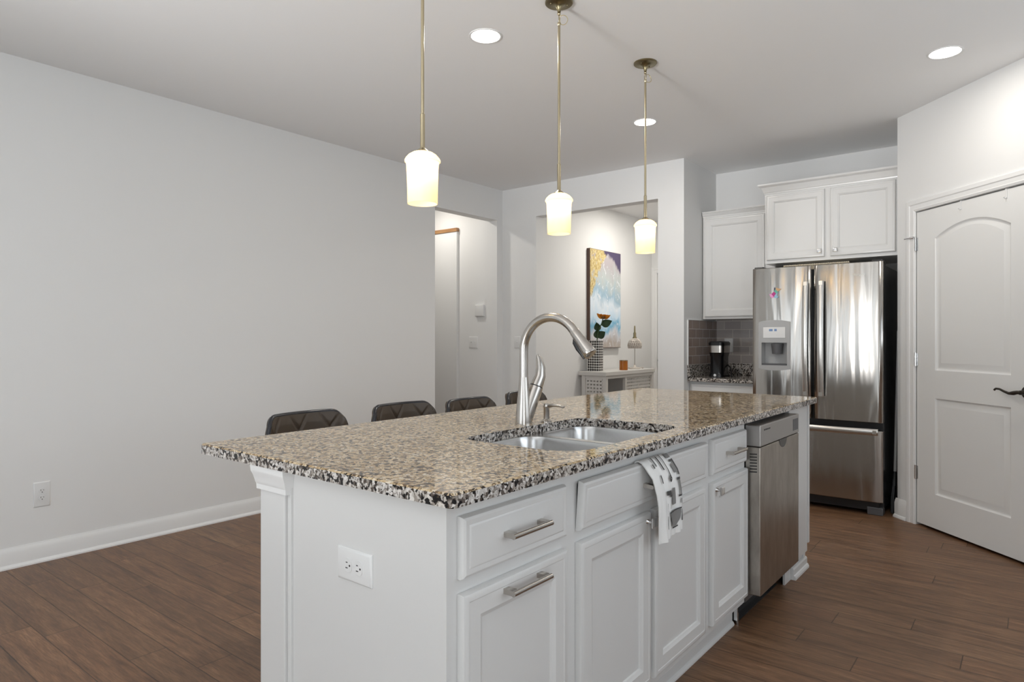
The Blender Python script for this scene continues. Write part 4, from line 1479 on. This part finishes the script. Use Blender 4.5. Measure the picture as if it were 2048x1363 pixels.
# ------------------------------------------------------------------ wall cabinets
def crown(x0, x1, yf, z0, h, out, parent, yb=YK - 0.003, left=True, right=False):
    prof = [(0.0, 0.0), (0.004, 0.004), (0.006, 0.014), (0.010, 0.018), (0.016, h * 0.45), (0.026, h * 0.70), (out - 0.006, h * 0.80), (out - 0.002, h * 0.84), (out, h * 0.90), (out, h), ]
    rings = []
    g = G()
    # path: back-left -> front-left -> front-right (-> back-right)
    path = ([(x0, yb, -1, 0)] if left else []) + [(x0, yf, -1 if left else 0, -1), (x1, yf, 1 if right else 0, -1)] + ([(x1, yb, 1, 0)] if right else [])
    for (x, y, dx, dy) in path:
        rings.append([(x + dx * o, y + dy * o, z0 + u) for o, u in prof] + [(x, y + (0.01 if dy else 0), z0 + h), (x, y + (0.01 if dy else 0), z0)])
    g.loops(rings)
    obj('crown_moulding', g, M['cab'], parent, smooth=22)


ocb = thing('over_fridge_cabinet', (-1.225, 5.62, 1.82), 'deep white two-door wall cabinet with square knobs above the refrigerator', 'cabinet')
OCY = 5.345
g = G().box(-1.684, OCY, 1.817, -0.746, YK - 0.002, 2.385)
obj('carcass', g, M['cab'], ocb, smooth=0)
for (x0, x1, kx) in ((-1.669, -1.242, -1.275), (-1.202, -0.775, -1.165)):
    d_o = shaker(face_my(x0, OCY, 1.842), x1 - x0, 0.510, 'door', ocb, 0.019, 0.050)
    knob(face_my(kx, OCY - 0.018, 1.885), 'knob', d_o)
crown(-1.684, -0.746, OCY, 2.362, 0.080, 0.045, ocb)
# fridge-side panel down to the counter is thin: cabinet end stile
wcb = thing('wall_cabinet', (-1.99, 5.77, 1.396), 'white single-door wall cabinet above the coffee maker', 'cabinet')
g = G().box(-2.302, 5.605, 1.396, -1.6845, YK - 0.001, 2.300)
obj('carcass', g, M['cab'], wcb, smooth=0)
shaker(face_my(-2.284, 5.605, 1.415), 0.520, 0.855, 'door', wcb, 0.019, 0.055)
crown(-2.302, -1.7295, 5.605, 2.282, 0.055, 0.022, wcb, left=False)

# base cabinet + counter beside the refrigerator
bc = thing('corner_base_cabinet', (-2.0, 5.6, 0), 'white base cabinet under the small counter left of the refrigerator', 'cabinet')
g = G().box(XS + 0.002, 5.335, 0.10, -1.705, YK - 0.001, 0.865).box(XS + 0.002, 5.40, 0, -1.705, YK - 0.001, 0.10)
obj('carcass', g, M['cab'], bc, smooth=0)
dr = drawer_front(face_my(-2.292, 5.335, 0.705), 0.565, 0.140, 'drawer', bc)
bar_pull(face_my(-2.01, 5.316, 0.775), 0.15, 'bar_pull', dr)
dd = shaker(face_my(-2.292, 5.335, 0.130), 0.565, 0.555, 'door', bc)
knob(face_my(-2.265, 5.317, 0.64), 'knob', dd)
cc = thing('corner_countertop', (-2.0, 5.6, 0.866), 'small speckled granite counter with a low granite upstand left of the refrigerator', 'countertop')
obj('slab', G().box(XS + 0.001, 5.285, 0.8655, -1.700, YK - 0.001, 0.8955), M['granite_cool_lit'], cc, smooth=0, bevel=0.003)
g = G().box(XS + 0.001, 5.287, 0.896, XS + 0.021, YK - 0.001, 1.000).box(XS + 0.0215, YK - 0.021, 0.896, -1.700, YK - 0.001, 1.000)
obj('upstand', g, M['granite_cool_lit'], cc, smooth=0, bevel=0.002)
tb = thing('tile_backsplash', (-2.305, 5.6, 1.001), 'taupe glazed subway tile around the coffee maker corner, white edge trim at its front', 'backsplash')
obj('side_tiles', G().box(XS + 0.0005, 5.290, 1.0008, XS + 0.009, YK - 0.001, 1.3815), M['tile_side'], tb, smooth=0)
obj('back_tiles', G().box(XS + 0.0095, YK - 0.010, 1.0008, -1.700, YK - 0.001, 1.3955), M['tile_back_shine'], tb, smooth=0)
obj('edge_trim', G().box(XS + 0.0005, 5.280, 1.0008, XS + 0.012, 5.2895, 1.3825).box(XS + 0.0005, 5.280, 1.382, XS + 0.012, 5.60, 1.386), M['plate'], tb, smooth=0)
outlet('tile_outlet', face_my(-2.188, YK - 0.010, 1.165), 'white power outlet on the glazed tile behind the coffee maker', 0.078, 0.122)

# coffee maker
cm = thing('coffee_maker', (-2.145, 5.58, 0.8955), 'slim black coffee maker with a steel band on the small granite counter', 'coffee maker')
mx, my = -2.145, 5.58


def cmr(w2, d2, z, r=0.035, dy=0.0):
    return [(mx + a, my + b + dy, z) for a, b in rrect(-w2, -d2, w2, d2, r, 6)]


obj('base', G().loops([cmr(0.064, 0.10, 0.8958), cmr(0.066, 0.10, 0.905), cmr(0.062, 0.096, 0.925)]), M['blackgloss'], cm, smooth=40)
obj('drip_button', G().lathe([(0.0005, 0), (0.012, 0), (0.012, 0.006), (0.0005, 0.008)], (0, 0, 0), 14) if False else G(face_my(mx, my - 0.099, 0.912)).lathe([(0.0005, 0.005), (0.012, 0.005), (0.012, 0.0)], n=14), M['chrome'], cm)
obj('body', G().loops([cmr(0.058, 0.085, 0.925), cmr(0.058, 0.085, 1.065), cmr(0.066, 0.095, 1.105)]), M['blackgloss'], cm, smooth=40)
obj('steel_band', G().loops([cmr(0.067, 0.096, 1.105), cmr(0.068, 0.098, 1.165)]), M['nickel'], cm, smooth=40)
obj('lid', G().loops([cmr(0.069, 0.099, 1.165), cmr(0.070, 0.100, 1.188), cmr(0.060, 0.09, 1.200), cmr(0.030, 0.05, 1.203)]), M['blackgloss'], cm, smooth=40)
pts = [(mx - 0.055, my - 0.02, 0.99), (mx - 0.085, my - 0.02, 1.0), (mx - 0.098, my - 0.02, 0.992)]
obj('side_latch', G().tube(pts, 0.007, 10), M['black'], cm, smooth=60)
pts = [(mx + 0.055, my + 0.05, 1.00), (mx + 0.085, my + 0.04, 0.975), (mx + 0.105, my + 0.0, 0.93), (mx + 0.115, my - 0.03, 0.904), (mx + 0.10, my + 0.02, 0.902), (mx + 0.07, my + 0.10, 0.902)]
obj('power_cord', G().tube(pts, 0.006, 8), M['black'], cm, smooth=60)

# ------------------------------------------------------------------ foyer
ctb = thing('console_table', (-3.735, 6.64, 0), 'pale grey console table with open lattice panels against the foyer wall', 'console table')
TX0, TX1, TY0, TY1, TZ = -3.905, -3.560, 6.070, 7.215, 0.868
obj('table_top', G().box(TX0, TY0, TZ - 0.042, TX1, TY1, TZ), M['consolegrey'], ctb, smooth=0, bevel=0.003)
for x in (TX0 + 0.03, TX1 - 0.055):
    for y in (TY0 + 0.015, TY1 - 0.06):
        obj('leg', G().box(x, y, 0, x + 0.045, y + 0.045, TZ - 0.042), M['consolegrey'], ctb, smooth=0, bevel=0.002)
obj('apron', G().box(TX1 - 0.03, TY0 + 0.06, TZ - 0.075, TX1 - 0.012, TY1 - 0.06, TZ - 0.042).box(TX0 + 0.075, TY0 + 0.02, TZ - 0.075, TX1 - 0.055, TY0 + 0.04, TZ - 0.042), M['consolegrey'], ctb, smooth=0)
obj('shelf', G().box(TX0 + 0.03, TY0 + 0.06, 0.30, TX1 - 0.02, TY1 - 0.06, 0.325), M['consolegrey'], ctb, smooth=0)
obj('divider', G().box(TX1 - 0.045, 6.51, 0.325, TX1 - 0.012, 6.545, TZ - 0.075), M['consolegrey'], ctb, smooth=0)


def lattice(m, w, h, parent, p=0.036, s=0.011):
    g = G(m)
    nx, nz = int(w / p), int(h / p)
    for i in range(nx + 1):
        a = w * i / nx
        g.box(a - s, 0, 0, a + s, h, 0.005)
    for j in range(nz + 1):
        b = h * j / nz
        g.box(0, b - s, 0.0052, w, b + s, 0.010)
    obj('lattice_panel', g, M['consolegrey'], parent, smooth=0)


lattice(face_my(TX0 + 0.085, TY0 + 0.030, 0.33), 0.20, 0.455, ctb)
lattice(face_x(TX1 - 0.036, 6.56, 0.33), 0.585, 0.455, ctb)

vs_ = thing('lattice_vase', (-3.80, 6.24, TZ), 'tall square black and white lattice vase on the console table', 'vase')
g = G()
rings = []
for ins, z in ((0.0, TZ + 0.0005), (0.0, TZ + 0.335), (0.008, TZ + 0.335), (0.008, TZ + 0.05)):
    rings.append([(-3.80 + a, 6.25 + b, z) for a, b in rrect(-0.072 + ins, -0.050 + ins, 0.072 - ins, 0.050 - ins, 0.012, 3)])
g.loops(rings, True, True)
obj('vase_body', g, M['vase'], vs_, smooth=30)
fl = thing('artificial_flower', (-3.79, 6.25, TZ + 0.05), 'single orange flower with dark green leaves standing in the lattice vase', 'flower')
obj('stem', G().tube([(-3.79, 6.25, TZ + 0.053), (-3.785, 6.252, 1.18), (-3.77, 6.26, 1.30), (-3.735, 6.28, 1.40), (-3.725, 6.285, 1.445)], 0.006, 8), M['leaf'], fl, smooth=60)


def leaf(base, tip, w, bend, name, m, parent):
    g = G(); base, tip = Vector(base), Vector(tip)
    ax = tip - base; side = ax.cross(Vector((0.6, -0.75, 0.2))).normalized(); nrm = ax.cross(side).normalized()
    n = 8; L = []; Rr = []; Cc = []
    for k in range(n + 1):
        u = k / n
        c = base + ax * u + nrm * (bend * math.sin(PI * u))
        ww = w * (math.sin(PI * u ** 0.75)) ** 0.9 if 0 < u < 1 else 0.001
        L.append(g.v(c + side * ww + nrm * 0.2 * ww)); Cc.append(g.v(c)); Rr.append(g.v(c - side * ww + nrm * 0.2 * ww))
    for k in range(n):
        g.f([L[k], Cc[k], Cc[k + 1], L[k + 1]]); g.f([Cc[k], Rr[k], Rr[k + 1], Cc[k + 1]])
    bmesh.ops.solidify(g.bm, geom=g.bm.faces[:], thickness=0.0015)
    obj(name, g, m, parent, smooth=60)


leaf((-3.742, 6.275, 1.375), (-3.640, 6.335, 1.420), 0.045, 0.012, 'leaf', M['leaf'], fl)
leaf((-3.765, 6.262, 1.310), (-3.790, 6.255, 1.405), 0.040, 0.015, 'leaf', M['leaf'], fl)
leaf((-3.780, 6.255, 1.240), (-3.700, 6.290, 1.300), 0.045, 0.010, 'leaf', M['leaf'], fl)
leaf((-3.782, 6.255, 1.225), (-3.775, 6.262, 1.330), 0.042, 0.012, 'leaf', M['leaf'], fl)
fc = Vector((-3.722, 6.287, 1.445))
for k in range(11):
    a = 2 * PI * k / 11
    rr = 0.085 if k % 2 else 0.070
    tip = fc + Vector((rr * math.cos(a), rr * 0.75 * math.sin(a), 0.048 - 0.012 * math.cos(a)))
    leaf(fc, tip, 0.021, 0.012, 'petal', M['petal'], fl)
obj('flower_centre', G().sphere(fc + Vector((0, 0, 0.016)), 0.026, 12, 8, 0.8), mat('flower_heart', (0.16, 0.07, 0.015), 0.8), fl)

cj = thing('candle_jar', (-3.66, 6.63, TZ), 'small amber glass candle jar in the middle of the console table', 'candle')
c0 = (-3.66, 6.63, 0)
g = G(); rings = []
pr_ = [(0.044, TZ + 0.0006), (0.047, TZ + 0.004), (0.047, TZ + 0.112), (0.044, TZ + 0.112), (0.044, TZ + 0.07)]
g.lathe(pr_, c0, 28, cap0=True, cap1=True)
obj('jar', g, M['amber'], cj, smooth=40)
obj('rim_band', G().lathe([(0.0472, TZ + 0.104), (0.0480, TZ + 0.105), (0.0480, TZ + 0.111), (0.0472, TZ + 0.112)], c0, 28), M['brassdark'], cj)

tl = thing('table_lamp', (-3.70, 6.97, TZ), 'small lamp with beaded mesh dome at the right end of the console table', 'lamp')
lx, ly = -3.70, 6.97
g = G().lathe([(0.0005, TZ), (0.062, TZ + 0.0005), (0.060, TZ + 0.012), (0.02, TZ + 0.022), (0.008, TZ + 0.05), (0.0005, TZ + 0.05)], (lx, ly, 0), 20)
for sg in (-1, 1):
    g.tube([(lx + sg * 0.03, ly + sg * 0.03, TZ + 0.008), (lx + sg * 0.06, ly + sg * 0.06, TZ + 0.018), (lx + sg * 0.075, ly + sg * 0.075, TZ + 0.010), (lx + sg * 0.062, ly + sg * 0.066, TZ + 0.006)], 0.006, 8)
obj('base', g, M['mesh'], tl, smooth=60)
obj('pole', G().cyl((lx, ly, TZ + 0.045), (lx, ly, 1.20), 0.005, 10), M['nickel'], tl)
g = G()
NR, NM = 9, 22
dome = lambda i, k: Vector((lx + 0.080 * math.cos(2 * PI * k / NM) * math.sin(0.25 + 1.75 * i / NR), ly + 0.080 * math.sin(2 * PI * k / NM) * math.sin(0.25 + 1.75 * i / NR), 1.145 + 0.085 * math.cos(0.25 + 1.75 * i / NR)))
for k in range(NM):
    g.tube([dome(i, k + 0.25 * i) for i in range(NR + 1)], 0.0042, 5)
    g.tube([dome(i, k - 0.25 * i) for i in range(NR + 1)], 0.0042, 5)
obj('mesh_shade', g, M['mesh'], tl, smooth=60)
obj('socket', G().lathe([(0.0005, 1.215), (0.026, 1.217), (0.026, 1.235), (0.017, 1.25), (0.017, 1.29), (0.010, 1.30), (0.008, 1.37), (0.0005, 1.38)], (lx, ly, 0), 16), M['brassdark'], tl)

pa = thing('abstract_painting', (-3.918, 6.26, 1.118), 'tall gold, blue and white abstract canvas on the foyer wall above the console table', 'painting')
P0 = (-3.880, 6.262, 1.118)
g = G().box(-3.8785, 6.2665, 1.123, -3.8775, 6.9495, 2.230)
obj('painted_face', g, M['canvas'], pa, smooth=0, origin=P0)
obj('canvas_edge', G().box(-3.9195, 6.262, 1.118, -3.8786, 6.954, 2.234), M['canvas_side'], pa, smooth=0, bevel=0.002)
